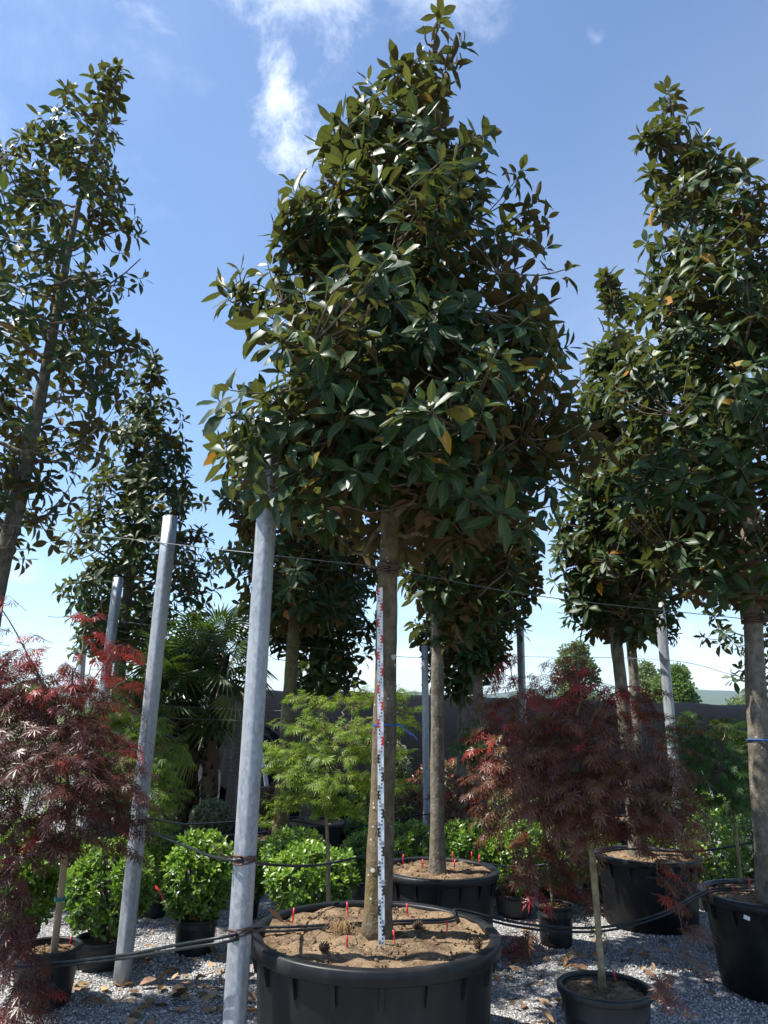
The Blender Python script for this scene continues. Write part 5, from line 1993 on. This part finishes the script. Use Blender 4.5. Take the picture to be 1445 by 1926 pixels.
clust = [(at_z(330, 1850, 0), 0.32, 46), (at_z(120, 1880, 0), 0.34, 24), (at_z(380, 1900, 0), 0.3, 30), (at_z(270, 1905, 0), 0.4, 34), (at_z(300, 1760, 0), 0.34, 24), (at_z(960, 1880, 0), 0.25, 16),
         (at_z(1000, 1915, 0), 0.25, 16), (at_z(1020, 1790, 0), 0.4, 34), (at_z(1160, 1790, 0), 0.3, 22), (at_z(1230, 1820, 0), 0.34, 24), (at_z(1240, 1880, 0), 0.2, 8), (at_z(950, 1820, 0), 0.25, 12), (at_z(1340, 1850, 0), 0.3, 8)]
nleaf = 0
WHERE = ['between the two leaning posts','in the shade of the staked pot','at the foot of the thickest post','under the double hose','beside the tub of the shaded shrub','right beside the largest pot','between the largest pot and the banded pot','around the little dark pot','behind the small banded pot','before the pot behind the crimson maple','beside the small banded pot','before the little dark pot','beside the tagged pot']
TONE = ['dark brown', 'chestnut', 'rust-brown', 'tan', 'straw']
FORM = ['folded', 'rolled-edge', 'tightly folded', 'flat', 'cupped']
for (c, s, n), where in zip(clust, WHERE):
    for _ in range(n):
        x, y = c.x + rg.normal() * s, c.y + rg.normal() * s * 1.1
        if y < 4.4 or any((x - a) ** 2 + (y - b) ** 2 < (r_ + 0.03) ** 2 for a, b, r_ in pots_xy):
            continue
        di = int(rg.integers(len(DRY)))
        o = bpy.data.objects.new('fallen_leaf', DRY[di])
        sc = 0.065 + 0.075 * rg.random()
        o.scale = (sc * 1.1, sc, sc)
        o.rotation_euler = (rg.normal() * 0.22, rg.normal() * 0.3 + (math.pi if rg.random() < 0.45 else 0), rg.random() * 6.28)
        o.location = (x, y, float(ground_z(x, y)) + 0.018 + 0.01 * rg.random())
        tag(o, '%s %s dry leaf on gravel %s' % (TONE[di % 5], FORM[di // 5], where), 'leaf', 'fallen leaves on the gravel')
        COL.objects.link(o)
        nleaf += 1
c = at_z(538, 1741, 0.64)
o = link('fallen_leaf', DRY[11])
o.location = c + Vector((0, 0, 0.012))
o.scale = (0.13, 0.12, 0.12)
o.rotation_euler = (0.3, 0.4, 1.9)
tag(o, 'orange-brown dry leaf lying on the soil of the largest pot', 'leaf')

# ------------------------------------------------------------------ trees beyond the tunnel


def far_tree(label, px, py_top, py_bot, D, half_px, seed, mat, n=9000, leaf=0.27):
    rg = np.random.default_rng(seed)
    c = at_y(px, (py_top + py_bot) / 2, D)
    top, bot = at_y(px, py_top, D).z, max(at_y(px, py_bot, D).z, 0.6)
    hw = half_px * D / FPX
    root = empty('far_tree', (c.x, D, 0), label, 'tree', 'trees beyond the shade tunnel')
    m = MB()
    tr = curve_pts([(0, 0, -0.05), (0.1, 0, bot + 0.2 * (top - bot)), (0, 0, bot + 0.85 * (top - bot))], 10)
    m.tube(tr, np.linspace(0.22, 0.04, 10), 8)
    lob = []
    for k in range(46):
        f = rg.random() ** 0.8
        w = hw * (0.25 + 0.75 * math.sin(math.pi * min(1, 0.22 + 0.78 * f)))
        th = rg.random() * 6.28
        q = np.array([math.cos(th) * w * 0.72 * rg.random() ** 0.4, math.sin(th) * w * 0.72 * rg.random() ** 0.4, bot + (top - bot) * (0.08 + 0.84 * f)])
        lob.append((q, hw * (0.15 + 0.17 * rg.random())))
        k0 = tr[int(np.clip(f * 8, 1, 8))]
        m.tube([k0, (k0 + q) / 2, q], [0.07, 0.045, 0.02], 5, cap=False)
    link('trunk', m.mesh('trunk', MAT['twig']), root)
    cb = MB()
    ids = rg.integers(0, len(lob), n)
    v = nrm(rg.normal(size=(n, 3)))
    cen = np.array([lob[i][0] for i in ids])
    rad = np.array([lob[i][1] for i in ids])
    pos = cen + v * (rad * rg.random(n) ** 0.33)[:, None] * [1, 1, 0.8]
    M = frames(pos, v + rg.normal(size=(n, 3)) * 0.7, v + rg.normal(size=(n, 3)) * 0.6, leaf * (0.6 + 0.7 * rg.random(n)))
    cb.insts(FAR_TPL[0], M, np.clip(rg.random(len(lob))[ids] * 0.5 + 0.5 * rg.random(n), 0, 1))
    cr = link('crown', cb.mesh('crown', mat, attrs=True, smooth=False), root)
    cr['kind'] = 'stuff'


far_tree('round leafy green tree beyond the tunnel, beside a steel post', 1272, 1255, 1362, 62, 58, 501, MAT['far_leaf'])
far_tree('pale loose-crowned tree half behind the steel post', 1215, 1240, 1360, 66, 40, 502, MAT['far_leaf_pale'], 4420)
far_tree('tall pale green tree behind the top of the crimson maple', 1085, 1205, 1360, 60, 55, 503, MAT['far_leaf_pale'], 7820)
far_tree('low olive-green tree clump beyond the tunnel, farthest along', 1400, 1320, 1366, 70, 70, 504, MAT['far_leaf_pale'], 6120)
far_tree('broad pale tree far beyond, past the olive-green clump', 1560, 1300, 1366, 72, 80, 505, MAT['far_leaf'], 6120)
far_tree('distant green tree far behind the purple maple', 60, 1285, 1345, 75, 60, 506, MAT['far_leaf'], 6120)

# ------------------------------------------------------------------ air
b = NB('air_haze')
pv = b.N('ShaderNodeVolumePrincipled')
pv.inputs['Color'].default_value = (0.62, 0.80, 1.0, 1)
pv.inputs['Density'].default_value = 0.00008
pv.inputs['Anisotropy'].default_value = 0.2
b.L(pv.outputs[0], b.out.inputs['Volume'])
m = MB()
m.box((0, 0, 150 - 1.0), (2 * G + 400, 2 * G + 400, 300))
o = link('haze', m.mesh('haze', b.m, smooth=False))
tag(o, 'thin blue summer haze in the air over the plain', 'haze', kind='stuff')
